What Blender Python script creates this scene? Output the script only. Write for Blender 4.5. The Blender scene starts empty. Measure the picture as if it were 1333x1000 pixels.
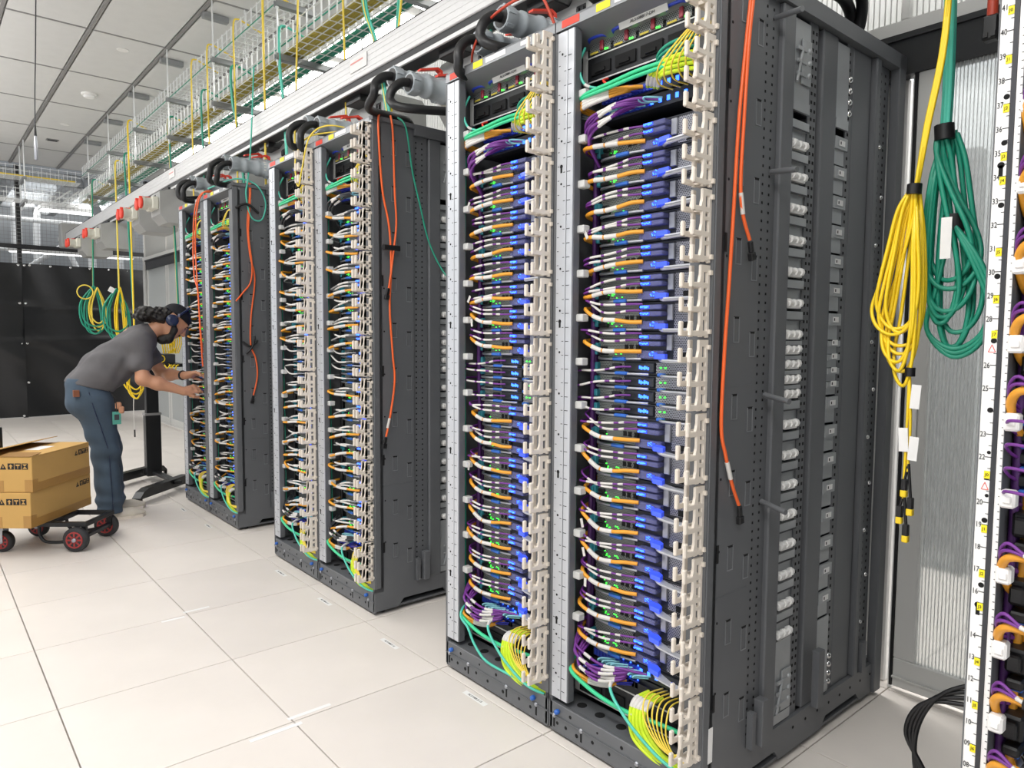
import bpy, math, random
import numpy as np
from mathutils import Vector, Matrix, Euler
random.seed(7)
SC = bpy.context.scene
COL = SC.collection

# ------------------------------------------------------------------ camera, light, exposure
CAM = Vector((-1.5721, -2.8979, 1.3369))
YAW, PITCH, ROLL, FPX = math.radians(40.338), math.radians(3.940), math.radians(0.357), 924.42
fwd = Vector((math.sin(YAW)*math.cos(PITCH), math.cos(YAW)*math.cos(PITCH), -math.sin(PITCH)))
r0 = fwd.cross(Vector((0, 0, 1))).normalized(); u0 = r0.cross(fwd)
rgt = math.cos(ROLL)*r0 + math.sin(ROLL)*u0
upv = -math.sin(ROLL)*r0 + math.cos(ROLL)*u0
cd = bpy.data.cameras.new('camera'); cam = bpy.data.objects.new('camera', cd); COL.objects.link(cam)
m3 = Matrix((rgt, upv, -fwd)).transposed()
cam.matrix_world = Matrix.Translation(CAM) @ m3.to_4x4()
cd.sensor_fit = 'HORIZONTAL'; cd.sensor_width = 36.0; cd.lens = FPX*36.0/1333.0
cd.clip_start = 0.05; cd.clip_end = 100
SC.camera = cam

W = bpy.data.worlds.new('world'); SC.world = W; W.use_nodes = True
W.node_tree.nodes['Background'].inputs[0].default_value = (0.93, 0.96, 1.0, 1)
W.node_tree.nodes['Background'].inputs[1].default_value = 0.95

def area(name, loc, size, energy, rot=(0, 0, 0), col=(1, 0.985, 0.965)):
    l = bpy.data.lights.new(name, 'AREA'); l.shape = 'RECTANGLE'; l.size, l.size_y = size
    l.energy = energy; l.color = col
    o = bpy.data.objects.new(name, l); o.location = loc; o.rotation_euler = rot; COL.objects.link(o); return o
area('aisle_lamp', (-2.3, -2.5, 3.75), (0.6, 4.5), 150)
area('aisle_lamp', (-2.3, 5.0, 3.75), (0.6, 7.0), 150)
area('ceiling_fill', (-2.4, -1.0, 3.2), (0.5, 5.0), 130, (math.pi, 0, 0))  # unseen up-facing fill lights, added only to brighten the ceiling
area('ceiling_fill', (-2.4, 6.0, 3.2), (0.5, 7.0), 150, (math.pi, 0, 0))
area('hot_aisle_lamp', (2.05, -0.5, 3.75), (0.5, 7.0), 280)
area('hot_aisle_lamp', (2.05, 6.2, 3.75), (0.5, 5.0), 110)
area('plant_room_lamp', (0.6, 12.6, 4.6), (3.0, 1.5), 230)
SC.view_settings.view_transform = 'Standard'; SC.view_settings.look = 'None'
SC.view_settings.gamma = 1.0; SC.view_settings.use_curve_mapping = False
SC.view_settings.exposure = 0.0

# ------------------------------------------------------------------ materials
def lin(h):
    h = h.lstrip('#'); out = []
    for i in (0, 2, 4):
        c = int(h[i:i+2], 16)/255.0
        out.append(c/12.92 if c <= 0.04045 else ((c+0.055)/1.055)**2.4)
    return (*out, 1.0)
def mat(name, hexc, rough=0.5, metal=0.0, noise=0.0, nscale=6.0, emit=0.0, alpha=1.0, bump=0.0, rnd=0.0, trans=0.0, spec=0.5):
    m = bpy.data.materials.new(name); m.use_nodes = True
    nt = m.node_tree; b = nt.nodes['Principled BSDF']; c = lin(hexc)
    b.inputs['Base Color'].default_value = c; b.inputs['Roughness'].default_value = rough
    b.inputs['Metallic'].default_value = metal; b.inputs['Alpha'].default_value = alpha
    b.inputs['Transmission Weight'].default_value = trans
    b.inputs['Specular IOR Level'].default_value = spec
    m.diffuse_color = c
    if emit:
        b.inputs['Emission Color'].default_value = c; b.inputs['Emission Strength'].default_value = emit
    if noise or bump:
        tc = nt.nodes.new('ShaderNodeTexCoord'); n = nt.nodes.new('ShaderNodeTexNoise')
        n.inputs['Scale'].default_value = nscale; n.inputs['Detail'].default_value = 5
        nt.links.new(tc.outputs['Object'], n.inputs['Vector'])
        if noise:
            rp = nt.nodes.new('ShaderNodeValToRGB')
            rp.color_ramp.elements[0].position = 0.3; rp.color_ramp.elements[1].position = 0.7
            rp.color_ramp.elements[0].color = tuple(min(1, v*(1-noise)) for v in c[:3]) + (1,)
            rp.color_ramp.elements[1].color = tuple(min(1, v*(1+noise)) for v in c[:3]) + (1,)
            nt.links.new(n.outputs['Fac'], rp.inputs['Fac']); src = rp.outputs['Color']
            if rnd:
                oi = nt.nodes.new('ShaderNodeObjectInfo'); hs = nt.nodes.new('ShaderNodeHueSaturation')
                mp = nt.nodes.new('ShaderNodeMapRange'); mp.inputs['To Min'].default_value = 1-rnd; mp.inputs['To Max'].default_value = 1+rnd
                nt.links.new(oi.outputs['Random'], mp.inputs['Value']); nt.links.new(mp.outputs['Result'], hs.inputs['Value'])
                nt.links.new(src, hs.inputs['Color']); src = hs.outputs['Color']
            nt.links.new(src, b.inputs['Base Color'])
        if bump:
            bp = nt.nodes.new('ShaderNodeBump'); bp.inputs['Strength'].default_value = bump; bp.inputs['Distance'].default_value = 0.01
            nt.links.new(n.outputs['Fac'], bp.inputs['Height']); nt.links.new(bp.outputs['Normal'], b.inputs['Normal'])
    return m
def perforated(name, hexc, hole, period, rad, metal=0.5, rough=0.45):
    """sheet metal with a staggered grid of punched holes in the local YZ plane"""
    m = mat(name, hexc, rough, metal); nt = m.node_tree; b = nt.nodes['Principled BSDF']
    tc = nt.nodes.new('ShaderNodeTexCoord')
    res = []
    for off in ((0, 0, 0), (0, 0.5, 0.866*1.0)):
        mp = nt.nodes.new('ShaderNodeVectorMath'); mp.operation = 'MULTIPLY'
        mp.inputs[1].default_value = (0, 1/period, 1/period/1.732)
        nt.links.new(tc.outputs['Object'], mp.inputs[0])
        ad = nt.nodes.new('ShaderNodeVectorMath'); ad.operation = 'ADD'
        ad.inputs[1].default_value = (0, off[1], 0.5 if off[1] else 0)
        nt.links.new(mp.outputs[0], ad.inputs[0])
        fr = nt.nodes.new('ShaderNodeVectorMath'); fr.operation = 'FRACTION'; nt.links.new(ad.outputs[0], fr.inputs[0])
        sb = nt.nodes.new('ShaderNodeVectorMath'); sb.operation = 'SUBTRACT'; sb.inputs[1].default_value = (0, 0.5, 0.5)
        nt.links.new(fr.outputs[0], sb.inputs[0])
        sc = nt.nodes.new('ShaderNodeVectorMath'); sc.operation = 'MULTIPLY'; sc.inputs[1].default_value = (0, 1, 1.732)
        nt.links.new(sb.outputs[0], sc.inputs[0])
        ln = nt.nodes.new('ShaderNodeVectorMath'); ln.operation = 'LENGTH'; nt.links.new(sc.outputs[0], ln.inputs[0])
        res.append(ln.outputs['Value'])
    mn = nt.nodes.new('ShaderNodeMath'); mn.operation = 'MINIMUM'
    nt.links.new(res[0], mn.inputs[0]); nt.links.new(res[1], mn.inputs[1])
    lt = nt.nodes.new('ShaderNodeMath'); lt.operation = 'LESS_THAN'; lt.inputs[1].default_value = rad
    nt.links.new(mn.outputs[0], lt.inputs[0])
    mx = nt.nodes.new('ShaderNodeMix'); mx.data_type = 'RGBA'
    mx.inputs['A'].default_value = lin(hexc); mx.inputs['B'].default_value = lin(hole)
    nt.links.new(lt.outputs[0], mx.inputs['Factor']); nt.links.new(mx.outputs['Result'], b.inputs['Base Color'])
    iv = nt.nodes.new('ShaderNodeMath'); iv.operation = 'MULTIPLY_ADD'; iv.inputs[1].default_value = -metal; iv.inputs[2].default_value = metal
    nt.links.new(lt.outputs[0], iv.inputs[0]); nt.links.new(iv.outputs[0], b.inputs['Metallic'])
    return m
def ribbed(name, hexc, clear, translucent):
    """multiwall polycarbonate sheet or rib: part clear, part milky"""
    m = bpy.data.materials.new(name); m.use_nodes = True; nt = m.node_tree
    b = nt.nodes['Principled BSDF']; out = nt.nodes['Material Output']
    b.inputs['Base Color'].default_value = lin(hexc); b.inputs['Roughness'].default_value = 0.25
    tl = nt.nodes.new('ShaderNodeBsdfTranslucent'); tl.inputs['Color'].default_value = lin(hexc)
    tp = nt.nodes.new('ShaderNodeBsdfTransparent'); tp.inputs['Color'].default_value = (0.95, 0.96, 0.96, 1)
    m1 = nt.nodes.new('ShaderNodeMixShader'); m1.inputs[0].default_value = translucent
    nt.links.new(b.outputs[0], m1.inputs[1]); nt.links.new(tl.outputs[0], m1.inputs[2])
    m2 = nt.nodes.new('ShaderNodeMixShader')
    m2.inputs[0].default_value = clear
    nt.links.new(m1.outputs[0], m2.inputs[1]); nt.links.new(tp.outputs[0], m2.inputs[2]); nt.links.new(m2.outputs[0], out.inputs[0])
    return m
K = dict(
 tile=mat('floor_tile', 'DCD5CE', 0.42, 0, 0.035, 3.0, rnd=0.03), under=mat('tile_joint', '3A3836', 0.9),
 ceil=mat('ceiling_panel', 'CDCDCB', 0.85, 0, 0.02, 9), tee=mat('ceiling_rail', '8E8D8C', 0.5, 0.2),
 rack=mat('rack_paint', '626467', 0.5, 0.12, 0.05, 3), rackd=mat('rack_paint_dark', '35363A', 0.5, 0.15), rackl=mat('rack_flange', '8F9194', 0.42, 0.6),
 black=mat('black_plastic', '141416', 0.45), hole=mat('hole_black', '050506', 0.9), galv=mat('galvanised', '9FA2A4', 0.4, 0.25, 0.06, 14),
 post=mat('post_strip', 'C6C9CE', 0.4, 0.45), white=mat('white_paint', 'E4E3E0', 0.4), cream=mat('cream_plastic', 'D9D0C4', 0.45),
 ink=mat('ink', '1D1D20', 0.8), red=mat('red_sticker', 'E0412E', 0.5), yel=mat('yellow_sticker', 'F2DE1C', 0.5), label=mat('label_paper', 'E9E8E6', 0.6),
 chassis=mat('chassis', '33353A', 0.45, 0.3), bright=mat('bright_handle', 'C4C6CC', 0.35, 0.35), silver=mat('silver', 'A9ABB2', 0.35, 0.7), blk_gr=mat('shelf_dark', '1E1F22', 0.5, 0.2),
 perfd=perforated('perforated_dark', '8E928F', '141815', 0.0062, 0.36, 0.15), perfl=perforated('perforated_grey', 'A6A7AE', '1B1B26', 0.0060, 0.36, 0.45),
 perfhex=perforated('perforated_hex', '9AA2A6', '0A0C0E', 0.0085, 0.40, 0.5),
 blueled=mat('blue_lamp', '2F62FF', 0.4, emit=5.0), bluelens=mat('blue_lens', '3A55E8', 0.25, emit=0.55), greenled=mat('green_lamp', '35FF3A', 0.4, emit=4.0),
 bluepl=mat('blue_latch', '2E63B8', 0.4), blued=mat('navy_plastic', '2B42B4', 0.4), teal=mat('teal_latch', '2F7F8C', 0.4), smoke=mat('smoked_housing', '6D70A0', 0.25, alpha=0.6),
 orange=mat('amber_cable', 'E09A2C', 0.45), purple=mat('purple_cable', '6E2F86', 0.45), purpd=mat('deep_purple_cable', '4A2160', 0.5), sleeve=mat('white_sleeve', 'CFCCC7', 0.55),
 grey=mat('grey_cable', '8E8F90', 0.45), dgrey=mat('charcoal_cable', '35373B', 0.5), mint=mat('mint_cable', '35C48A', 0.4), aqua=mat('aqua_cable', '4FBFA8', 0.4), lime=mat('lime_cable', 'CDE62A', 0.4),
 ylw=mat('yellow_cable', 'EBCF4C', 0.45), ylwb=mat('bright_yellow_cable', 'F2CF22', 0.4), green=mat('green_cable', '1E8F74', 0.4), orng=mat('orange_cable', 'E8632A', 0.4), redor=mat('rust_cable', 'B8412A', 0.45),
 lblue=mat('pale_blue_tab', '86C2CC', 0.4), violet=mat('violet_tab', '3B3FB0', 0.4),
 plug=mat('grey_plug', '9FA6AB', 0.4), inlet=mat('ivory_inlet', 'DAD8CB', 0.4), box=mat('tap_off_grey', 'A5A5A3', 0.45, 0.1), alu=mat('aluminium', 'D6D6D6', 0.4, 0.3, 0.02, 30),
 wire=mat('zinc_wire', 'E2E4E4', 0.35, 0.3), strut=mat('zinc_strut', '9A9C9D', 0.4, 0.6), olive=mat('olive_cable', 'A89A3C', 0.55),
 tarp=mat('black_sheeting', '101114', 0.34, 0, 0.15, 1.2, bump=0.9), tarpd=mat('black_bar', '17181B', 0.5), chrome=mat('chrome', 'DADADA', 0.15, 1.0),
 card=mat('cardboard', 'C29A58', 0.8, 0, 0.05, 4), cardd=mat('cardboard_edge', '8F6A36', 0.85), tape=mat('brown_tape', 'A97F42', 0.3),
 rubber=mat('rubber', '2A2A2C', 0.7), tread=mat('tread_grey', '77777A', 0.6), wheelred=mat('red_hub', '9C2E2C', 0.4), steel=mat('black_steel', '1D1E20', 0.4, 0.3),
 skin=mat('skin', 'BE8A6B', 0.5, 0, 0.05, 12), shirt=mat('charcoal_shirt', '5B595B', 0.9, 0, 0.05, 20), jeans=mat('denim', '41505F', 0.9, 0, 0.22, 6), hair=mat('black_hair', '17130F', 0.6, 0, 0.3, 60, bump=0.6),
 beanie=mat('black_beanie', '14151B', 0.9), navy=mat('navy_shell', '1D2845', 0.3), shoe=mat('white_knit', 'C9C2B5', 0.85), patch=mat('leather_patch', '7A4A32', 0.8), badge=mat('teal_badge', '4F9C8C', 0.4),
 poly=ribbed('ribbed_clear', 'D2D4D3', 0.62, 0.5), polyw=ribbed('ribbed_milky', 'E2E2E0', 0.14, 0.42), ribc=ribbed('pane_rib', 'D9DBDB', 0.15, 0.5), ribw=ribbed('panel_rib', 'C9C9C7', 0.02, 0.3), frame=mat('grey_frame', 'C6C6C3', 0.45, 0.05), trackd=mat('dark_track', '3A3B3D', 0.5, 0.3),
 wallg=mat('plant_room_wall', 'A9ADB0', 0.7), pipe=mat('white_pipe', 'D8DADB', 0.5), duct=mat('duct', '8F9396', 0.4, 0.4), lamp=mat('lit_diffuser', 'FFFFFF', 0.5, emit=2.6), lampb=mat('lit_strip', 'FFFDF8', 0.5, emit=8.0), pink=mat('pale_red_ink', 'E09A92', 0.7),
 tri=mat('red_ink', 'E0504A', 0.7), linen=mat('clear_film', 'D6D9DB', 0.3, alpha=0.75),
)

# ------------------------------------------------------------------ mesh helpers
class MB:
    def __init__(s): s.v = []; s.f = []; s.mi = []; s.sm = []
    def add(s, v, f, mi=0, sm=False):
        n = len(s.v); s.v += [tuple(p) for p in v]; s.f += [tuple(i+n for i in q) for q in f]
        s.mi += [mi]*len(f); s.sm += [sm]*len(f); return s
    def box(s, lo, hi, mi=0, M=None, ch=0.0):
        x0, y0, z0 = lo; x1, y1, z1 = hi
        if ch:
            c = min(ch, (x1-x0)*.45, (y1-y0)*.45, (z1-z0)*.45); vs = []; idx = {}
            for a in (0, 1):
                for b in (0, 1):
                    for d in (0, 1):
                        P = ((x0, x1)[a], (y0, y1)[b], (z0, z1)[d]); S = (1-2*a, 1-2*b, 1-2*d)
                        for k in range(3):
                            q = [P[i]+(c*S[i] if i != k else 0) for i in range(3)]
                            idx[(a, b, d, k)] = len(vs); vs.append(tuple(q))
            fs = []
            for a in (0, 1):
                fs.append([idx[(a, b, d, 0)] for b, d in ((0, 0), (1, 0), (1, 1), (0, 1))][::1 if a else -1])
                fs.append([idx[(b, a, d, 1)] for b, d in ((0, 0), (1, 0), (1, 1), (0, 1))][::-1 if a else 1])
                fs.append([idx[(b, d, a, 2)] for b, d in ((0, 0), (1, 0), (1, 1), (0, 1))][::1 if a else -1])
            for a in (0, 1):
                for b in (0, 1):
                    fs.append([idx[(0, a, b, 1)], idx[(1, a, b, 1)], idx[(1, a, b, 2)], idx[(0, a, b, 2)]])
                    fs.append([idx[(a, 0, b, 0)], idx[(a, 1, b, 0)], idx[(a, 1, b, 2)], idx[(a, 0, b, 2)]])
                    fs.append([idx[(a, b, 0, 0)], idx[(a, b, 1, 0)], idx[(a, b, 1, 1)], idx[(a, b, 0, 1)]])
                    for d in (0, 1): fs.append([idx[(a, b, d, 0)], idx[(a, b, d, 1)], idx[(a, b, d, 2)]])
        else:
            vs = [(x, y, z) for x in (x0, x1) for y in (y0, y1) for z in (z0, z1)]
            fs = [(0, 1, 3, 2), (4, 6, 7, 5), (0, 4, 5, 1), (2, 3, 7, 6), (0, 2, 6, 4), (1, 5, 7, 3)]
        if M is not None: vs = [tuple(M @ Vector(p)) for p in vs]
        return s.add(vs, fs, mi)
    def prism(s, poly, ax, lo, hi, mi=0):
        """extrude a 2-D outline along axis ax ('x','y','z')"""
        def P(a, b, t): return {'x': (t, a, b), 'y': (a, t, b), 'z': (a, b, t)}[ax]
        n = len(poly); vs = [P(a, b, lo) for a, b in poly]+[P(a, b, hi) for a, b in poly]
        fs = [tuple(range(n)), tuple(range(2*n-1, n-1, -1))]+[(i, (i+1) % n, n+(i+1) % n, n+i) for i in range(n)]
        return s.add(vs, fs, mi)
    def cyl(s, p0, p1, r0, r1=None, n=12, mi=0, cap=True, sm=True):
        r1 = r0 if r1 is None else r1
        p0 = Vector(p0); p1 = Vector(p1); d = (p1-p0).normalized()
        a = d.orthogonal().normalized(); b = d.cross(a); vs = []
        for p, r in ((p0, r0), (p1, r1)):
            for i in range(n):
                t = 2*math.pi*i/n; vs.append(p+r*(math.cos(t)*a+math.sin(t)*b))
        s.add(vs, [(i, (i+1) % n, n+(i+1) % n, n+i) for i in range(n)], mi, sm)
        if cap: s.add(vs, [tuple(range(n-1, -1, -1)), tuple(range(n, 2*n))], mi)
        return s
    def lathe(s, p0, d, prof, n=16, mi=0):
        """prof: (distance along d, radius)"""
        p0 = Vector(p0); d = Vector(d).normalized(); a = d.orthogonal().normalized(); b = d.cross(a); vs = []
        for t, r in prof:
            for i in range(n):
                w = 2*math.pi*i/n; vs.append(p0+d*t+r*(math.cos(w)*a+math.sin(w)*b))
        k = len(prof)
        s.add(vs, [(j*n+i, j*n+(i+1) % n, (j+1)*n+(i+1) % n, (j+1)*n+i) for j in range(k-1) for i in range(n)], mi, True)
        s.add([vs[i] for i in range(n)], [tuple(range(n-1, -1, -1))], mi); s.add(vs[(k-1)*n:], [tuple(range(n))], mi)
        return s
    def tube(s, pts, r, n=6, mi=0, sub=6, smooth=True, closed=False):
        P = spline(pts, sub, closed) if smooth else [Vector(p) for p in pts]
        k = len(P); vs = []; prev = None
        for i, p in enumerate(P):
            if closed: d = (P[(i+1) % k]-P[i-1])
            else: d = P[min(i+1, k-1)]-P[max(i-1, 0)]
            d = d.normalized() if d.length > 1e-9 else Vector((0, 0, 1))
            if prev is None: a = d.orthogonal().normalized()
            else:
                a = prev-d*prev.dot(d); a = a.normalized() if a.length > 1e-6 else d.orthogonal().normalized()
            prev = a; b = d.cross(a)
            rr = r[i*len(r)//k] if isinstance(r, (list, tuple)) else r
            for j in range(n):
                t = 2*math.pi*j/n; vs.append(p+rr*(math.cos(t)*a+math.sin(t)*b))
        fs = [(i*n+j, i*n+(j+1) % n, ((i+1) % k)*n+(j+1) % n, ((i+1) % k)*n+j) for i in range(k if closed else k-1) for j in range(n)]
        s.add(vs, fs, mi, True)
        if not closed: s.add(vs[:n], [tuple(range(n-1, -1, -1))], mi); s.add(vs[-n:], [tuple(range(n))], mi)
        return s
    def disc(s, c, nrm, r, n=10, mi=0, t=0.001):
        c = Vector(c); nn = Vector(nrm).normalized(); return s.cyl(c, c+nn*t, r, n=n, mi=mi, sm=False)
    def mesh(s, name, mats):
        me = bpy.data.meshes.new(name); me.from_pydata(s.v, [], s.f)
        for m in (mats if isinstance(mats, (list, tuple)) else [mats]): me.materials.append(m)
        me.polygons.foreach_set('material_index', s.mi); me.polygons.foreach_set('use_smooth', s.sm); me.update(); return me
def spline(pts, sub=6, closed=False):
    P = [Vector(p) for p in pts]; n = len(P); out = []
    if n < 3 and not closed: return P
    for i in range(n if closed else n-1):
        if closed: a, b, c, d = P[i-1], P[i], P[(i+1) % n], P[(i+2) % n]
        else: a, b, c, d = P[max(i-1, 0)], P[i], P[i+1], P[min(i+2, n-1)]
        for k in range(sub):
            t = k/sub
            out.append(0.5*((2*b)+(c-a)*t+(2*a-5*b+4*c-d)*t*t+(3*b-a-3*c+d)*t**3))
    if not closed: out.append(P[-1])
    return out
STUFFY = {'ports', 'port_row', 'blue_lamps', 'green_lamps', 'sockets', 'blue_lens', 'base_holes', 'base_brackets', 'tick_marks', 'blank_bays', 'ejector_lever', 'mark_glyphs', 'handling_marks', 'tape_strip', 'black_connector', 'blue_latch', 'connector_block', 'eyes', 'eyebrows', 'shelf_frame', 'breaker', 'rib', 'loop_ties', 'port_panel', 'label_sleeve', 'black_tie'}
def obj(name, me, parent=None, loc=(0, 0, 0), rot=(0, 0, 0), kind=None, label=None):
    o = bpy.data.objects.new(name, me); COL.objects.link(o); o.location = loc; o.rotation_euler = rot
    if parent is not None: o.parent = parent
    if kind or name in STUFFY: o['kind'] = kind or 'stuff'
    if label: o['label'] = label
    return o
def thing(name, label, cat, loc=(0, 0, 0), rotz=0.0, group=None, me=None):
    o = bpy.data.objects.new(name, me); COL.objects.link(o); o.location = loc; o.rotation_euler = (0, 0, rotz)
    o['label'] = label; o['category'] = cat
    if group: o['group'] = group
    return o
_fc = {}
def text_mesh(body, size, m):
    key = (body, size, m.name)
    if key not in _fc:
        c = bpy.data.curves.new('lettering', 'FONT'); c.body = body; c.size = size; c.align_x = 'CENTER'; c.align_y = 'CENTER'; c.extrude = 0.0003
        c.resolution_u = 2
        o = bpy.data.objects.new('lettering', c); COL.objects.link(o)
        dg = bpy.context.evaluated_depsgraph_get(); me = bpy.data.meshes.new_from_object(o.evaluated_get(dg))
        bpy.data.objects.remove(o); me.materials.clear(); me.materials.append(m); _fc[key] = me
    return _fc[key]
FRONT = (math.pi/2, 0, -math.pi/2)      # text standing upright on a face that looks towards -x
ORD = 'first second third fourth fifth sixth seventh eighth ninth tenth eleventh twelfth thirteenth fourteenth fifteenth sixteenth seventeenth eighteenth nineteenth twentieth'.split()
# ------------------------------------------------------------------ the setting
T = 0.6096; CZ = 3.9; YF = 10.4
def px(P):
    d = Vector(P)-CAM; z = d.dot(fwd)
    return (None if z < 0.1 else (666.5+FPX*d.dot(rgt)/z, 500-FPX*d.dot(upv)/z, z))
def seen(pts, m=40):
    q = [px(p) for p in pts]; q = [a for a in q if a]
    return bool(q) and max(a[0] for a in q) > -m and min(a[0] for a in q) < 1333+m and max(a[1] for a in q) > -m and min(a[1] for a in q) < 1000+m
# floor: dark sub-floor, loose square tiles with open joints
floor = obj('floor', MB().box((-6, -7, -0.08), (4.2, YF+0.4, -0.035)).mesh('floor', K['under']), kind='structure')
g = 0.0022
tile_me = MB().box((g, g, -0.03), (T-g, T-g, 0.0), ch=0.0012).mesh('floor_tile', K['tile'])
cells = [(i, j) for i in range(-9, 6) for j in range(-11, 18)]
vis = [c for c in cells if seen([(c[0]*T+a*T, c[1]*T+b*T, 0) for a in (0, .5, 1) for b in (0, .5, 1)])]
vis.sort(key=lambda c: (Vector(((c[0]+.5)*T, (c[1]+.5)*T, 0))-CAM).length); vis = vis[:295]; vs_ = set(vis)
for i, j in vis: obj('floor_tile', tile_me, floor, (i*T, j*T, 0))
mb = MB()
for i, j in cells:
    if (i, j) not in vs_: mb.box((i*T+g, j*T+g, -0.03), ((i+1)*T-g, (j+1)*T-g, 0))
obj('outlying_tiles', mb.mesh('outlying_tiles', K['tile']), floor, kind='stuff')
# ceiling: lay-in panels on rails
ceil = obj('ceiling', MB().box((-6, -7, CZ+0.06), (4.2, YF, CZ+0.1)).mesh('ceiling', K['ceil']), kind='structure')
CX0, CY0, CP = 0.315, 4.155, 1.235
pan = MB().box((0.012, 0.012, 0), (T-0.012, CP-0.012, 0.02), ch=0.003).mesh('ceiling_panel', K['ceil'])
cells = [(i, j) for i in range(-10, 6) for j in range(-9, 6) if CY0+(j+0.2)*CP < YF]
mb = MB(); us = set()
for i, j in cells:
    x, y = CX0+i*T, CY0+j*CP
    if seen([(x+a*T, y+b*CP, CZ) for a in (0, .5, 1) for b in (0, .5, 1)], 10): obj('ceiling_panel', pan, ceil, (x, y, CZ))
    else: mb.box((x+.012, y+.012, CZ), (x+T-.012, y+CP-.012, CZ+.02))
obj('outlying_panels', mb.mesh('outlying_panels', K['ceil']), ceil, kind='stuff')
rl = MB().box((-0.012, -6.9, -0.006), (0.012, YF, 0.03)).box((-0.026, -6.9, 0.0), (-0.017, YF, 0.02)).box((0.017, -6.9, 0.0), (0.026, YF, 0.02)).mesh('ceiling_rail', K['tee'])
for i in range(-10, 7): obj('ceiling_rail', rl, ceil, (CX0+i*T, 0, CZ))
rc = MB().box((-5.9, -0.011, -0.003), (4.1, 0.011, 0.02)).mesh('cross_rail', K['tee'])
for j in range(-9, 6):
    if CY0+j*CP < YF: obj('cross_rail', rc, ceil, (0, CY0+j*CP, CZ))
# hot-aisle containment wall
XW = 1.22
wall = obj('wall_right', MB().box((XW-0.02, -4.2, 2.43), (XW+0.05, 9.1, 2.475)).mesh('beam', K['white']), kind='structure')
obj('door_track', MB().box((XW-0.005, -4.2, 2.285), (XW+0.06, 9.0, 2.43)).box((XW-0.018, -4.2, 2.41), (XW-0.005, 9.0, 2.43)).mesh('door_track', K['trackd']), wall)
pm = MB().box((0, 0.012, 0), (0.012, 1.188, 0.98)).mesh('containment_panel', K['polyw'])
prm = MB()
for q in range(58): prm.box((-.003, .016+q*.0202, 0), (0, .0195+q*.0202, .98))
prm = prm.mesh('panel_ribs', K['ribw'])
sm_ = MB().box((-0.02, -0.016, 0), (0.03, 0.016, 1.0), ch=.004).mesh('panel_post', K['white'])
for k in range(11):
    y = -4.2+1.2*k
    o = obj('containment_panel', pm, wall, (XW, y, 2.475)); obj('panel_ribs', prm, o, kind='stuff'); obj('panel_post', sm_, wall, (XW, y, 2.475))
obj('panel_post', sm_, wall, (XW, 9.0, 2.475))
obj('panel_cap', MB().box((XW-.02, -4.2, 3.455), (XW+.03, 9.05, 3.485), ch=.004).mesh('panel_cap', K['white']), wall)
# sliding doors of the containment
def sliding_door(n, y0, y1):
    d = obj('door_%d' % n, MB().box((XW, y0, 0.02), (XW+.03, y1, 0.13), ch=.004).box((XW-.008, y0, 0.055), (XW, y1, 0.062)).mesh('bottom_rail', K['frame']), kind='structure')
    st = MB().box((0, 0, .13), (.03, .075, 2.285), ch=.004).box((.03, .01, .13), (.04, .03, 2.285)).mesh('stile', K['frame'])
    obj('stile', st, d, (XW, y1-.075, 0)); obj('stile', st, d, (XW, y0, 0))
    rb = MB()
    for q in range(int((y1-y0-.15)/.0115)): rb.box((-.004, .004+q*.0115, .13), (0, .0065+q*.0115, 2.285))
    rp_ = obj('ribbed_pane', MB().box((0, 0, 0.13), (.01, y1-y0-.15, 2.285)).mesh('ribbed_pane', K['poly']), d, (XW+.01, y0+.075, 0)); obj('pane_ribs', rb.mesh('pane_ribs', K['ribc']), rp_, kind='stuff')
    obj('gasket', MB().box((XW+.002, y1+.002, .02), (XW+.028, y1+.012, 2.285)).mesh('gasket', K['black']), d)
    h = MB().box((XW-.03, y1-.052, .93), (XW-.012, y1-.03, 1.12), ch=.006).box((XW-.02, y1-.05, .945), (XW+.002, y1-.032, .965)).box((XW-.02, y1-.05, 1.085), (XW+.002, y1-.032, 1.105))
    obj('door_handle', h.mesh('door_handle', K['white']), d); return d
for n, (a, b) in enumerate(((-3.0, -1.845), (-0.60, 0.03), (1.2, 1.9), (3.1, 4.3), (4.32, 5.5), (5.52, 6.7), (6.72, 7.85), (7.87, 8.95))): sliding_door(n+1, a, b)
obj('trim_1', MB().box((XW-.02, 8.98, 0), (XW+.06, 9.1, 2.43), ch=.006).mesh('trim', K['frame']), kind='structure')
# white upright with gasket at the door edge, seen through the slit beside the nearest rack
obj('trim_2', MB().box((XW+.05, -1.80, 0.0), (XW+.11, -1.70, 2.285), ch=.006).box((XW+.02, -1.835, 0), (XW+.05, -1.822, 2.285)).mesh('trim', K['white']), kind='structure')
# the far side of the hot aisle: backs of the opposite racks
hot = obj('wall_hot_aisle', MB().box((2.95, -4.2, 0), (3.0, YF, 3.9)).mesh('wall', K['wallg']), kind='structure')
bk = MB()
for q in range(22): bk.box((2.86, .03, .12+q*.1), (2.93, .57, .2+q*.1))
bk.box((2.85, 0, .02), (2.95, .03, 2.35)).box((2.85, .57, .02), (2.95, .6, 2.35)).box((2.84, 0, 2.3), (2.95, .6, 2.36))
bkm = bk.mesh('rack_back', K['rackd'])
for q in range(13): obj('rack_back', bkm, hot, (0, -3.6+q*1.02, 0))
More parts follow.
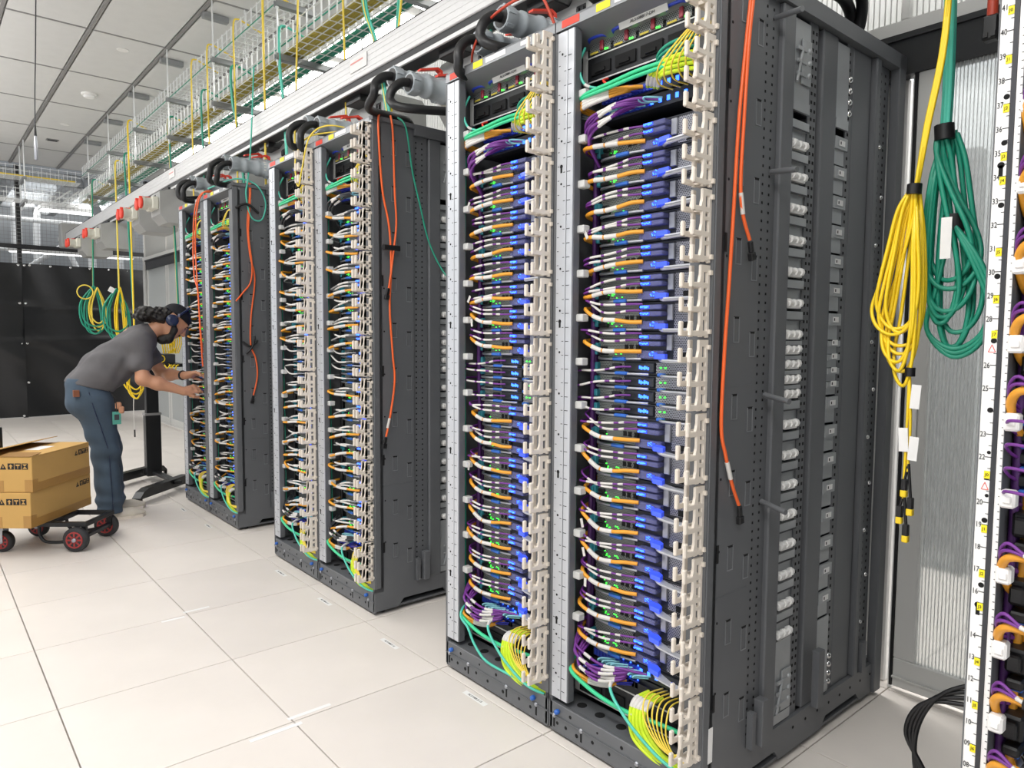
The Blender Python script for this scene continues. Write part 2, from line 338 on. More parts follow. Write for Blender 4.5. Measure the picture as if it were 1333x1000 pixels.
# plant room behind the mesh fence
far = obj('wall_far', MB().box((-4, 16, -0.1), (5, 16.1, 5.6)).mesh('wall', K['wallg']), kind='structure')
obj('roof_deck', MB().box((-4, YF+.2, 5.2), (5, 16, 5.3)).mesh('roof_deck', K['duct']), far)
obj('plant_floor', MB().box((-4, YF+.05, -0.06), (5, 16, -0.03)).mesh('plant_floor', K['under']), far)
def pipe(p, r, m='pipe', name='white_pipe'):
    return obj(name, MB().tube(p, r, n=10, sub=5).mesh(name, K[m]), far)
pipe([(0.35, 13.2, 0), (0.35, 13.2, 3.3), (0.5, 13.2, 3.6), (0.9, 13.2, 3.75), (2.6, 13.2, 3.8)], .06)
pipe([(-.35, 13.4, 0), (-.35, 13.4, 3.5), (-.3, 13.4, 4.6)], .07)
pipe([(-.02, 13.0, 0.3), (-.02, 13.0, 3.4), (.05, 13.0, 3.6), (.3, 13.0, 3.65)], .05)
pipe([(1.25, 13.2, .2), (1.25, 13.2, 3.2)], .075); pipe([(1.7, 13.0, .2), (1.7, 13.0, 3.4)], .06)
pipe([(2.3, 13.4, .2), (2.3, 13.4, 4.4)], .09); pipe([(2.75, 13.1, .2), (2.75, 13.1, 4.4)], .06)
pipe([(0.2, 13.0, 2.55), (0.95, 12.6, 3.15), (1.4, 12.4, 3.55)], .05); pipe([(0.65, 12.6, 3.1), (0.9, 12.6, 2.5), (1.0, 12.6, 2.1)], .05)
pipe([(-3, 12.6, 3.35), (4, 12.6, 3.35)], .045); pipe([(-3, 12.2, 2.75), (3.5, 12.2, 2.78)], .035)
pipe([(0.9, 11.2, 4.6), (0.85, 11.2, 3.95), (.98, 11.1, 3.4), (1.1, 11.0, 2.95)], .07, 'duct', 'flexible_duct')
for q in range(5): obj('roof_beam', MB().box((-4, 11.0+q*.75, 3.95-.05*q), (5, 11.12+q*.75, 4.1)).mesh('roof_beam', K['duct']), far)
for q in range(4): obj('cross_duct', MB().box((-.5+q*1.0, 11.2, 3.78), (-.1+q*1.0, 15, 3.95), ch=.02).mesh('cross_duct', K['duct']), far)
def strip(x, y, z, lx, ly, lab):
    t = thing('strip_light', lab, 'light', (x, y, z))
    obj('housing', MB().box((-lx/2-.03, -ly/2-.03, .0), (lx/2+.03, ly/2+.03, .08), ch=.01).mesh('housing', K['white']), t)
    obj('diffuser', MB().box((-lx/2, -ly/2, -.015), (lx/2, ly/2, .0)).mesh('diffuser', K['lamp']), t)
    for sx in (-.4, .4): obj('hanger', MB().cyl((sx*lx, 0, .08), (sx*lx, 0, 5.2-z), .006, n=6).mesh('hanger', K['wire']), t)
strip(1.35, 14.0, 3.22, .9, 1.0, 'lit square ceiling light deep in the plant room behind the wire mesh')
strip(1.25, 13.0, 3.62, 1.7, .3, 'long lit strip light just under the cable tray end beyond the mesh')
strip(.75, 12.0, 2.72, 1.9, .12, 'thin low strip light right above the black sheeting')
for q in range(9):
    t = thing('strip_light', '%s lit strip light from the front in the line above the containment panels' % ORD[q], 'light', (1.42, -2.6+1.28*q, CZ-.09), 0, 'strip lights above the containment')
    obj('housing', MB().box((-.15, -.58, .0), (.15, .58, .085), ch=.01).mesh('housing', K['white']), t)
    obj('diffuser', MB().box((-.13, -.56, -.012), (.13, .56, .0)).mesh('diffuser', K['lampb']), t)
# wire mesh fence and black sheeting
fence = thing('wire_mesh_fence', 'grey wire mesh fence with black rails above the black sheeting', 'fence', (0, YF, 0))
mb = MB()
for q in range(int(5.6/.055)):
    x = -2.6+q*.055; mb.box((x-.0022, .05, 2.3), (x+.0022, .0544, CZ))
for q in range(int(1.55/.055)):
    z = 2.32+q*.055; mb.box((-2.6, .046, z-.0022), (3.0, .05, z+.0022))
obj('wire_mesh', mb.mesh('wire_mesh', K['tee']), fence, kind='stuff')
obj('top_rail', MB().box((-2.6, .0, 2.62), (1.62, .045, 2.685), ch=.005).mesh('top_rail', K['tarpd']), fence)
for x in (-2.5, -.21, 1.6): obj('fence_post', MB().box((x-.03, .06, -.03), (x+.03, .12, CZ), ch=.005).mesh('fence_post', K['tarpd']), fence)
sheet_m = K['tarp']
def sheet(x0, x1, lab, seed):
    rnd = random.Random(seed); nx, nz = 64, 70; v = []; f = []
    ph = [(rnd.uniform(2, 9), rnd.uniform(1, 6), rnd.uniform(0, 6.3), rnd.uniform(.004, .012)) for _ in range(7)]
    for j in range(nz+1):
        for i in range(nx+1):
            x = x0+(x1-x0)*i/nx; z = .02+2.37*j/nz
            y = -.03+sum(a*math.sin(kx*x+kz*z+p) for kx, kz, p, a in ph)
            y += -.02*abs(math.sin(1.3*x+1.9*z+seed))**6-.016*math.exp(-((z-1.2-.03*x)/.05)**2)-.014*math.exp(-((z-1.72+.05*x)/.04)**2)-.02*math.exp(-((x*.55+z-.2-.2*seed)/.07)**2)
            edge = min(i, nx-i)/nx; y += -.015*math.exp(-edge*14)*abs(math.sin(z*5.1))
            v.append((x, y, z))
    n = len(v); v += [(a, b+.004, c) for a, b, c in v]
    for j in range(nz):
        for i in range(nx):
            a = j*(nx+1)+i; f.append((a, a+1, a+nx+2, a+nx+1)); f.append((n+a, n+a+nx+1, n+a+nx+2, n+a+1))
    t = thing('black_sheeting', lab, 'curtain', (0, YF, 0)); mb = MB(); mb.add(v, f, 0, True)
    obj('sheet', mb.mesh('sheet', sheet_m), t)
    gm = MB().lathe((0, 0, 0), (0, -1, 0), [(0, .018), (.006, .018), (.008, .009), (.003, .006)], n=12).mesh('grommet', K['chrome'])
    for z in (2.36, 1.78, 1.165, .555, .04):
        for dx in ((x1-.045),) if x1 < 0 else (x0+.03,): obj('grommet', gm, t, (dx, -.055, z))
    if x1 > 0:
        for q in range(7): obj('grommet', gm, t, (x0+.1+q*.27, -.055, 2.365))
sheet(-2.6, -.2, 'black plastic sheeting left of the row of metal eyelets', 3)
sheet(-.2, 1.58, 'black plastic sheeting behind the stooping person, right of the row of eyelets', 5)
# smoke detectors, sensors
for (x, y, r, lab, h) in ((.016, 6.03, .075, 'white smoke detector, largest round disc on the ceiling', .045), (.019, 4.466, .05, 'flat white sprinkler cover plate nearest the camera', .008), (.006, 7.53, .05, 'flat white sprinkler cover plate beyond the smoke detector', .008)):
    t = thing('smoke_detector' if h > .02 else 'sprinkler_cover', lab, 'detector' if h > .02 else 'cover plate', (x, y, CZ))
    obj('base', MB().lathe((0, 0, 0), (0, 0, -1), [(0, r), (h*.4, r*1.02), (h*.45, r*.95)], 20).mesh('base', K['white']), t)
    if h > .02: obj('sensor_cap', MB().lathe((0, 0, -h*.45), (0, 0, -1), [(0, r*.72), (h*.3, r*.75), (h*.55, r*.6)], 20).mesh('sensor_cap', K['label']), t)
t = thing('ceiling_vent', 'small dark grille set in the ceiling past the detectors', 'vent', (0, 8.46, CZ))
obj('grille_frame', MB().box((-.07, -.05, -.01), (.07, .05, 0), ch=.002).mesh('grille_frame', K['tee']), t)
for q in range(4): obj('slat', MB().box((-.055, -.035+q*.021, -.013), (.055, -.025+q*.021, -.009)).mesh('slat', K['trackd']), t)
# pendant cable with its connector, left foreground
t = thing('pendant_cord', 'dark cord hanging from the ceiling at far left, connector at its end', 'cord', (-.75, 3.7, 0))
obj('cord', MB().tube([(0.02, 0, CZ), (0.012, 0, 3.7), (0.0, 0, 3.4), (-.012, 0, 3.15), (-.018, 0, 2.9)], .0045, n=6).mesh('cord', K['dgrey']), t)
obj('connector', MB().lathe((-.018, 0, 2.84), (0, 0, -1), [(0, .007), (.03, .009), (.04, .012), (.17, .013), (.185, .010)], 12).mesh('connector', K['silver']), t)
obj('strain_relief', MB().lathe((-.018, 0, 2.92), (0, 0, -1), [(0, .006), (.085, .010)], 10).mesh('strain_relief', K['black']), t)
# ------------------------------------------------------------------ server racks
RH = 2.325
def lab_mesh(w, h, m): return MB().box((-.0012, -w/2, -h/2), (0, w/2, h/2)).mesh('sticker', m)
# shared part meshes (rack frame: x into the rack from its front, y from its right side to its left, z up)
b = MB().box((0.012, .004, .02), (1.12, .596, .03)).box((0.0, .003, .012), (.012, .597, .112), ch=.002).box((.012, .004, .100), (.10, .596, .112)).box((-.004, .003, .066), (0, .597, .07))
b.prism([(.0, .02), (.0, .13), (1.13, .13), (1.13, .02), (.98, .02), (.95, .055), (.72, .055), (.69, .02), (.42, .02), (.39, .055), (.16, .055), (.13, .02)], 'y', 0, .014)
b.box((.0, .586, .02), (1.13, .6, .13)).box((1.11, 0, .02), (1.13, .6, .13))
BASE = b.mesh('base', K['rack'])
fm = MB()
for i, (y, z, r) in enumerate(((.56, .045, .006), (.52, .045, .006), (.47, .04, .007), (.40, .05, .006), (.33, .045, .006), (.24, .04, .007), (.15, .05, .006), (.09, .045, .006), (.50, .09, .006), (.28, .088, .006), (.38, .09, .004))): fm.disc((-.0, y, z), (-1, 0, 0), r, 8, 0, .0008)
for y in (.575, .45, .22, .06): fm.box((-.0012, y-.0035, .028), (0, y+.0035, .062))
for y in (.5, .42, .33, .24, .14): fm.disc((.055, y, .112), (0, 0, 1), .017, 12, 0, .0008)
for q in range(8): fm.disc((.5+.08*q, -.001, .095), (0, -1, 0), .005, 8, 0, .0008)
BASEH = fm.mesh('base_holes', K['hole'])
FOOT = MB().cyl((0, 0, 0), (0, 0, .022), .022, n=10).cyl((0, 0, .02), (0, 0, .04), .01, n=8).mesh('levelling_foot', K['black'])
KNOB = MB().lathe((0, 0, 0), (-1, 0, 0), [(0, .007), (.004, .009), (.014, .008), (.016, .004)], 10).mesh('knob', K['bluepl'])
SCREW = MB().lathe((0, 0, 0), (-1, 0, 0), [(0, .008), (.003, .008), (.005, .004)], 10).mesh('screw', K['silver'])
def post_mesh(left):
    m = MB(); z0, z1 = .13, 2.285
    if left: m.box((.0, .590, z0-.02), (.05, .600, z1), 0).box((.0, .548, z0), (.004, .590, z1), 1, ch=.001).box((.004, .515, z0), (.03, .546, z1), 0).box((.001, .519, z0), (.004, .545, z1), 1).box((.03, .548, z0), (.06, .59, z1), 0)
    else: m.box((.0, .0, z0-.02), (.05, .012, z1), 0).box((.0, .012, z0), (.004, .05, z1), 0).box((.004, .05, z0), (.03, .075, z1), 0)
    return m.mesh('front_post', [K['rack'], K['post']])
POSTL, POSTR = post_mesh(True), post_mesh(False)
tk = MB(); hl = MB()
for q in range(47):
    z = .16+q*.0445
    tk.box((-.0006, .552, z), (0, .560, z+.002)); tk.box((-.0006, .578, z+.02), (0, .585, z+.022)); tk.box((.0004, .530, z), (.001, .545, z+.002))
    if q % 3 == 1: hl.disc((0, .569, z+.01), (-1, 0, 0), .004, 8, 0, .0006)
    if q % 11 == 5: hl.box((-.0006, .565, z), (0, .573, z+.02)); hl.disc((0, .569, z+.02), (-1, 0, 0), .0065, 8, 0, .0006)
TICKS, PHOLES = tk.mesh('tick_marks', K['ink']), hl.mesh('post_holes', K['hole'])
CLIP = MB().box((.020, .488, -.012), (.05, .518, .012), ch=.003).mesh('cable_clip', K['frame'])
TOP = MB().box((.0, .0, 2.292), (.004, .6, RH)).box((.0, .0, RH-.006), (.14, .6, RH)).prism([(.004, 2.292), (.09, 2.255), (.09, 2.262), (.004, 2.299)], 'y', .012, .588).mesh('top_flange', K['rackl'])  # light falling from above is put into the flange's paler grey
ROOF = MB().box((.14, .004, RH-.012), (1.13, .596, RH-.002)).box((.09, .012, 2.245), (.096, .588, 2.30)).mesh('roof', K['rack'])
NAME = MB().box((-.001, -.09, -.011), (0, .09, .011), ch=.0005).mesh('name_plate', K['frame'])
SR, SY, SW, SW2 = (lab_mesh(.075, .022, K['red']), lab_mesh(.055, .022, K['yel']), lab_mesh(.11, .018, K['label']), lab_mesh(.05, .014, K['label']))
# left side skin and rear
LSIDE = MB().box((.05, .592, .13), (1.12, .598, 2.32)).box((1.09, .55, .13), (1.13, .6, 2.32)).box((1.09, 0.05, .13), (1.10, .55, 2.32)).mesh('left_side_panel', K['rack'])
# right side frame, open in its rear half
RIMT = MB().prism([(0, RH), (1.13, RH), (1.13, RH-.05), (.225, RH-.05), (.225, RH-.02), (0, RH-.02)], 'y', -.012, .02).mesh('top_rim', K['rack'])
PAN = MB().box((.035, .0, .13), (.222, .006, RH-.02)).box((.004, -.002, .13), (.035, .01, RH-.02), ch=.002).box((.05, -.0015, .62), (.2, 0, .623)).box((.05, -.0015, 1.2), (.2, 0, 1.203)).mesh('side_panel', K['rack'])
ts = MB()
def tab(m, x, z):
    m.box((x-.014, -.0016, z-.032), (x-.0115, .001, z+.034)); m.box((x+.0115, -.0016, z-.032), (x+.014, .001, z+.034)); m.box((x-.014, -.0016, z-.035), (x+.014, .001, z-.032))
dk = MB()
for q in range(10):
    tab(ts, .195, .26+q*.211); tab(ts, .115, .30+q*.211)
    dk.box((.183, -.0008, .26+q*.211+.03), (.207, .0, .26+q*.211+.036)); dk.box((.103, -.0008, .30+q*.211+.03), (.127, .0, .30+q*.211+.036))
    dk.disc((.06, 0, .35+q*.2), (0, -1, 0), .004, 8, 0, .0008)
for z in (.3, .72, 1.14, 1.56, 1.98): dk.box((.046, -.003, z), (.056, -.002, z+.05))
TABS, TABD = ts.mesh('punched_tabs', K['rackl']), dk.mesh('slots', K['hole'])
def strip_mesh(x0, x1, y, cols, pitch, hx):
    m = MB().box((x0, y, .13), (x1, y+.004, RH-.05), 0)
    n = int((RH-.2)/pitch)
    for c in cols:
        for q in range(n): m.box((c-hx, y-.0008, .16+q*pitch), (c+hx, y+.001, .16+q*pitch+hx*2.2), 1)
    return m.mesh('perforated_strip', [K['rack'], K['hole']])
ST1 = strip_mesh(.222, .305, .010, (.242, .276), .0254, .0032)
ST2 = strip_mesh(.487, .535, .012, (.505, .525), .0254, .0042)
ST3 = strip_mesh(.735, .775, .014, (.752,), .0254, .0042)
ST4 = strip_mesh(.955, 1.07, .022, (.975, 1.005, 1.04), .0254, .004)
PST = MB().box((.308, -.004, .13), (.376, .05, RH-.05), ch=.004).box((.222, .004, .13), (.226, .04, RH-.05)).mesh('side_post', K['rack'])
PST2 = MB().box((.565, .008, .13), (.66, .06, RH-.05), ch=.004).box((.536, .03, .13), (.565, .06, RH-.05)).mesh('side_post', K['rack'])
PST3 = MB().box((.775, .012, .13), (.905, .04, RH-.05), ch=.004).box((.915, -.004, .13), (.95, .06, RH-.05), ch=.004).mesh('side_post', K['rack'])
PST4 = MB().box((1.075, -.012, .02), (1.13, .02, RH), ch=.003).mesh('rear_post', K['rack'])
fs = MB().box((.226, -.02, .13), (.245, .0, .24)).box((.262, -.03, .13), (.295, -.0, .27), ch=.002).box((.60, -.03, .13), (.64, -.006, .32), ch=.002).box((.97, -.01, .13), (1.0, .03, .24))
BRK = fs.mesh('base_brackets', K['rackl'] if 0 else K['rack'])
# tray sides seen through the two open slots of the frame
SHL = MB().box((.375, .031, .003), (.487, .034, .062), 0).box((.375, .020, .062), (.487, .034, .088), 0).box((.375, .018, .060), (.487, .020, .064), 1).mesh('shelf_side', [K['galv'], K['rackd']])
SHR = MB().box((.66, .031, .003), (.74, .034, .05), 0).box((.66, .022, .05), (.74, .034, .088), 0).box((.675, .0205, .058), (.725, .022, .080), 0).mesh('shelf_side', [K['galv'], K['rackd']])
SLBL = MB().box((.682, .0195, .06), (.718, .0205, .077), 0).box((.686, .019, .064), (.692, .0195, .073), 1).mesh('shelf_label', [K['label'], K['ink']])
pn = MB().cyl((.39, .008, .02), (.482, .008, .02), .0075, n=8).cyl((.395, .008, .02), (.41, .008, .02), .013, n=8).cyl((.43, .008, .02), (.44, .008, .02), .012, n=8).cyl((.46, .008, .02), (.472, .008, .02), .013, n=8).box((.40, .004, .004), (.47, .03, .013))
PIN = pn.mesh('slide_pin', K['label'])
bx = MB().box((.43, .004, 0), (.485, .008, .13), ch=.001)
for q in range(3): bx.lathe((.472, .004, .03+q*.036), (0, -1, 0), [(0, .009), (.004, .008), (.006, .003)], 8); bx.box((.40, .0, .02+q*.036), (.45, .006, .03+q*.036))
bx.cyl((.40, .003, .0), (.43, .003, .1), .005, n=6)
BRKT = bx.mesh('cross_bracket', K['galv'])
BIGP, BIGP2 = MB().box((.375, .010, 0), (.487, .014, .262)).box((.375, .006, .0), (.487, .010, .03)).mesh('blank_side', K['galv']), MB().box((.66, .010, 0), (.74, .014, .262)).box((.66, .006, 0), (.74, .01, .03)).mesh('blank_side', K['galv'])
BOLT = MB().lathe((0, 0, 0), (0, -1, 0), [(0, .011), (.004, .01), (.007, .006), (.008, .002)], 10).mesh('bolt', K['chrome'])
# cable guide: two combs of hooked fingers on a spine, three fingers a segment
gm_ = MB()
def comb(y, full):
    H = .190; t_ = .0042
    for q in range(3):
        z = .006+q*.0622
        gm_.box((-.080, y-t_, z), (-.002, y+t_, z+.0145), ch=.002)
        gm_.box((-.083, y-t_-.001, z), (-.069, y+t_+.001, z+.039), ch=.003)
        gm_.prism([(-.046, z+.0145), (-.028, z+.0145), (-.028, z+.05), (-.036, z+.05)], 'y', y-t_, y+t_)
        if full: gm_.box((-.036, y-t_, z+.042), (-.002, y+t_, z+.052))
    if full: gm_.box((-.013, y-t_, .002), (.0, y+t_, H), ch=.002); gm_.box((-.034, y-t_, H-.012), (-.001, y+t_, H))
    gm_.box((-.042, y-t_, .004), (-.026, y+t_, H), ch=.002)
comb(.012, True); comb(.042, False)
for q in range(3):
    z = .008+q*.0622
    gm_.box((-.038, .012, z+.001), (-.027, .042, z+.0105)); gm_.box((-.012, .012, z+.0), (-.002, .040, z+.0105))
gm_.box((-.008, .0, .012), (.0, .012, .024)); gm_.box((-.008, .0, .165), (.0, .012, .177))
GUIDE = gm_.mesh('cable_guide', K['cream'])

def rack(X0, y0, lab, side, guides, first, open_side=True):
    t = thing('server_rack', lab, 'rack', (X0, y0, 0), 0, 'dark grey racks in the row')
    obj('base', BASE, t); obj('base_holes', BASEH, t)
    for x in (.06, 1.07):
        for y in (.05, .55): obj('levelling_foot', FOOT, t, (x, y, 0))
    for y in (.575, .09): obj('knob', KNOB, t, (-.0, y-.02, .088))
    for y in (.575, .45, .22, .06): obj('screw', SCREW, t, (0, y, .066))
    obj('front_post', POSTL, t); obj('front_post', POSTR, t)
    obj('tick_marks', TICKS, t, kind='stuff'); obj('post_holes', PHOLES, t, kind='stuff')
    for q in range(13): obj('cable_clip', CLIP, t, (0, 0, .42+q*.139))
    obj('top_flange', TOP, t, label='front edge of the rack roof, grey lightened as if lit from above'); obj('roof', ROOF, t)
    obj('sticker', SR, t, (0, .535, 2.308), label='red sticker'); obj('sticker', SY, t, (0, .40, 2.309), label='yellow sticker'); obj('sticker', SW, t, (0, .30, 2.309), label='white sticker')
    obj('sticker', SW2, t, (0, .14, 2.309), label='white sticker')
    obj('name_plate', NAME, t, (.06, .30, 2.262), (0, math.radians(-20), 0))
    obj('name_lettering', text_mesh('AL5108B17-DH', .014, K['ink']), t, (.0575, .30, 2.262), FRONT)
    obj('left_side_panel', LSIDE, t)
    obj('side_panel', PAN, t); obj('punched_tabs', TABS, t, kind='stuff'); obj('slots', TABD, t, kind='stuff')
    if side:
        for m in (ST1, ST2, ST3, ST4): obj('perforated_strip', m, t)
        for m in (PST, PST2, PST3): obj('side_post', m, t)
        obj('rear_post', PST4, t); obj('top_rim', RIMT, t); obj('base_brackets', BRK, t)
        [obj('blank_side', m, t, (0, 0, z)) for m in (BIGP, BIGP2) for z in (2.0, .135)]
        z = .40
        for q in range(19):
            step = .0445 if 8 <= q < 12 else .0934
            for m in (SHL, SHR):
                o = obj('shelf_side', m, t, (0, -.014 if m is SHL else -.016, z));
                if step < .06: o.scale = (1, 1, .5)
            obj('slide_pin', PIN, t, (0, 0, z)); obj('shelf_label', SLBL, t, (0, -.016, z-(.03 if step < .06 else 0)))
            z += step
        obj('cross_bracket', BRKT, t, (0, 0, 2.08)); obj('cross_bracket', BRKT, t, (0, 0, .17))
        for q in range(4): obj('bolt', BOLT, t, (.756, .013, 2.06+q*.036)); obj('bolt', BOLT, t, (.756, .013, .16+q*.03))
        for q in range(11): obj('bolt', BOLT, t, (1.01+.03*(q % 2), .022, .3+q*.17)).scale = (.8, 1, .8)
        if first:
            for z in (1.80, 1.17, .86, 2.22): obj('cable_peg', MB().cyl((.27, .0, 0), (.245, -.09, -.012), .008, n=8).mesh('cable_peg', K['rackl']), t, (0, 0, z))
            obj('side_sticker', MB().box((.03, -.003, 0), (.05, -.002, .10)).mesh('side_sticker', K['label']), t, (0, 0, .16))
    else:
        obj('right_side_panel', MB().box((.22, .002, .13), (1.12, .008, 2.31)).mesh('right_side_panel', K['rack']), t)
    if guides:
        for q in range(11): obj('cable_guide', GUIDE, t, (0, .0, .20+q*.1935-.03))
    return t
# ------------------------------------------------------------------ trays in the racks
XF = .115      # depth of the tray fronts behind the rack front
def tray_set(H, kind):
    """meshes of one tray: name -> mesh, all in rack coordinates with z from the tray's bottom"""
    S = []
    h = H-.003
    S.append(('chassis', MB().box((XF, .035, 0), (.98, .50, h)).box((XF-.003, .035, h-.004), (XF, .50, h)).box((XF-.003, .035, 0), (XF, .50, .004)).mesh('chassis', K['chassis'])))
    if kind == 'compute':
        S.append(('left_grille', MB().box((XF-.004, .335, .006), (XF, .498, h-.006)).mesh('left_grille', K['perfd'])))
        S.append(('right_grille', MB().box((XF-.004, .04, .006), (XF, .203, h-.006)).mesh('right_grille', K['perfl'])))
        S.append(('latch_plate', MB().box((XF-.012, .203, .03), (XF, .224, h-.008), ch=.002).mesh('latch_plate', K['silver'])))
        c = MB()
        for z in (h-.036, h-.016): c.box((XF-.035, .228, z-.007), (XF, .305, z+.007), ch=.002)
        c.box((XF-.02, .228, .004), (XF, .33, .03), ch=.002)
        S.append(('connector_block', c.mesh('connector_block', K['smoke'])))
        l = MB()
        for z in (h-.036, h-.016): l.box((XF-.0375, .270, z-.005), (XF-.034, .304, z+.005), ch=.001)
        l.box((XF-.022, .25, .012), (XF-.0195, .28, .024), ch=.001)
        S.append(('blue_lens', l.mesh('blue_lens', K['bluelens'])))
        l = MB(); rr = random.Random(int(H*1e4))
        for z in (h-.036, h-.016):
            for q in range(6): y = .272+q*.0055; l.box((XF-.0395, y, z-.004+rr.uniform(0, 4)*.001), (XF-.037, y+.0035, z+.001+rr.uniform(0, 3)*.001))
        for q in range(8): y = .252+rr.random()*.026; z = .011+rr.random()*.014; l.box((XF-.0235, y, z), (XF-.0215, y+.0025, z+.0025))
        S.append(('blue_lamps', l.mesh('blue_lamps', K['blueled'])))
        l = MB()
        for q in range(9): y = .40+rr.random()*.06; z = .012+rr.random()*.016; l.box((XF-.0065, y, z), (XF-.0035, y+.0032, z+.002))
        S.append(('green_lamps', l.mesh('green_lamps', K['greenled'])))
        p = MB()
        for y in (.155, .115): p.box((XF-.0055, y, .008), (XF-.003, y+.018, .026))
        for y in (.33, .355, .375): p.box((XF-.0055, y, .03), (XF-.003, y+.014, .046))
        S.append(('ports', p.mesh('ports', K['hole'])))
        S.append(('release_handle', MB().tube([(XF-.02, .24, .004), (XF-.05, .20, .0), (XF-.06, .12, .001), (XF-.055, .06, .002)], .0055, n=6).prism([(XF-.02, .235), (XF-.062, .20), (XF-.072, .14), (XF-.074, .075), (XF-.052, .07), (XF-.05, .15), (XF-.03, .20)], 'z', .002, .006).mesh('release_handle', K['bright'])))
        S.append(('blue_grip', MB().prism([(XF-.03, .205), (XF-.056, .195), (XF-.05, .235), (XF-.018, .265), (XF-.01, .24)], 'z', .006, .020).mesh('blue_grip', K['bluelens'])))  # bluish grip, no lamp; its glow is added to spread the blue light
        S.append(('ejector_lever', MB().tube([(XF-.005, .495, .004), (XF-.03, .47, .001), (XF-.038, .42, .001), (XF-.03, .36, .003), (XF-.02, .31, .003)], .0045, n=6).mesh('ejector_lever', K['silver'])))
        S.append(('blue_latch', MB().box((XF-.042, .36, -.004), (XF-.026, .41, .008), ch=.003).mesh('blue_latch', K['bluepl'])))
        S.append(('teal_latch', MB().box((XF-.022, .492, .012), (XF+.01, .506, .05), ch=.003).box((XF-.03, .494, .03), (XF-.02, .504, .046)).mesh('teal_latch', K['teal'])))
        S.append(('sockets', MB().box((XF-.02, .455, .012), (XF-.003, .49, .024), ch=.002).box((XF-.016, .46, .03), (XF-.003, .485, .04), ch=.002).mesh('sockets', K['black'])))
    else:
        S.append(('grille', MB().box((XF-.004, .04, .004), (XF, .265, h-.004)).mesh('grille', K['perfl'])))
        S.append(('left_grille', MB().box((XF-.004, .39, .006), (XF, .498, h-.006)).mesh('left_grille', K['perfd'])))
        S.append(('port_panel', MB().box((XF-.01, .27, .006), (XF, .385, h-.006), ch=.002).box((XF-.013, .40, .012), (XF-.003, .435, .03), ch=.002).mesh('port_panel', K['chassis'])))
        l = MB()
        for q in range(6): y = .288+q*.0065; l.box((XF-.0125, y, .014+.002*(q % 2)), (XF-.0095, y+.004, .022+.002*(q % 3)))
        S.append(('blue_lamps', l.mesh('blue_lamps', K['blueled'])))
        l = MB()
        for y in (.245, .228): l.box((XF-.0065, y, .02), (XF-.0035, y+.0045, .024))
        S.append(('green_lamps', l.mesh('green_lamps', K['greenled'])))
        S.append(('ejector_lever', MB().tube([(XF-.005, .495, .002), (XF-.034, .47, .0), (XF-.036, .36, .001), (XF-.02, .28, .001)], .004, n=6).tube([(XF-.02, .23, .001), (XF-.05, .2, .0), (XF-.055, .08, .001)], .0045, n=6).mesh('ejector_lever', K['silver'])))
        S.append(('blue_latch', MB().box((XF-.042, .35, -.003), (XF-.026, .40, .007), ch=.003).box((XF-.035, .215, -.003), (XF-.018, .24, .007), ch=.003).mesh('blue_latch', K['bluepl'])))
        S.append(('teal_latch', MB().box((XF-.02, .492, .008), (XF+.01, .506, .032), ch=.003).mesh('teal_latch', K['teal'])))
    return S
HU, HS, HL = .0889, .044, .0964
TU, TS_, TL = tray_set(HU, 'compute'), tray_set(HS, 'switch'), tray_set(HL, 'compute')
Z0 = 1.975; LAY = []
for q in range(8): LAY.append((Z0-(q+1)*HU, TU, HU, 'c'))
zb = Z0-8*HU
for q in range(4): LAY.append((zb-(q+1)*HS, TS_, HS, 's'))
zb -= 4*HS
for q in range(8): LAY.append((zb-(q+1)*HL, TL, HL, 'c'))
ZL = zb-8*HL
# cable meshes: a few shapes each, shared; origin at the tray bottom
def cab(name, m, pts, r, marks, sl, n=6):
    """returns (cable mesh, sleeve mesh): the sleeve hugs the spline between the given fractions"""
    P = spline(pts, 8); me = MB().tube(P, r, n=n, smooth=False).mesh(name, m)
    sb = MB()
    for a, b in marks:
        i0, i1 = int(a*(len(P)-1)), max(int(b*(len(P)-1)), int(a*(len(P)-1))+1)
        sb.tube(P[i0:i1+1], r*1.18, n=n, smooth=False)
    return me, sb.mesh(sl, K['sleeve'])
rv = random.Random(11)
def variants(name, colr, r, zs, ze, spread, count, marks, yr=.29, bulge=.03):
    out = []; yb = yr
    for q in range(count):
        yr = yb; d = rv.uniform(*spread); bz = bulge+rv.uniform(-.008, .012)
        e1, e2 = rv.uniform(-.006, .006), rv.uniform(-.008, .008)
        yr += .018
        w_ = (.0, .0, .06, .5) if d > .012 else (.06, .22, .45, .72)
        P = [(XF-.022, yr, zs), (XF-.040, yr+.035, zs+w_[0]*d), (XF-.052, yr+.080, zs+w_[1]*d+e1), (XF-.050-bz*.4, yr+.125, zs+w_[2]*d+e1), (XF-.046-bz*.8, yr+.162, zs+w_[3]*d), (XF-.036-bz*.9, yr+.198+e2, zs+.93*d), (XF-.008-bz*.3, yr+.226+e2, zs+d), (XF+.04, yr+.231, zs+d+ze), (XF+.085, yr+.22, zs+d+ze*4)]
        out.append(cab(name, colr, P, r, marks, 'label_sleeve'))
    return out
OM = ((.25, .37), (.385, .49))
PMK = ((.16, .21), (.25, .37), (.40, .53))
ORG_U = variants('amber_cable', K['orange'], .0066, .030, -.012, (-.03, .004), 7, OM)
ORG_D = variants('amber_cable', K['orange'], .0066, .026, .012, (.012, .048), 7, OM)
PUA_U = variants('purple_cable', K['purple'], .0034, HU-.016, -.012, (-.038, -.006), 6, PMK)
PUB_U = variants('purple_cable', K['purple'], .0034, HU-.036, -.010, (-.03, .0), 6, PMK)
PUA_D = variants('purple_cable', K['purple'], .0034, HL-.016, .01, (-.012, .02), 6, PMK)
PUB_D = variants('purple_cable', K['purple'], .0034, HL-.036, .01, (.008, .04), 6, PMK)
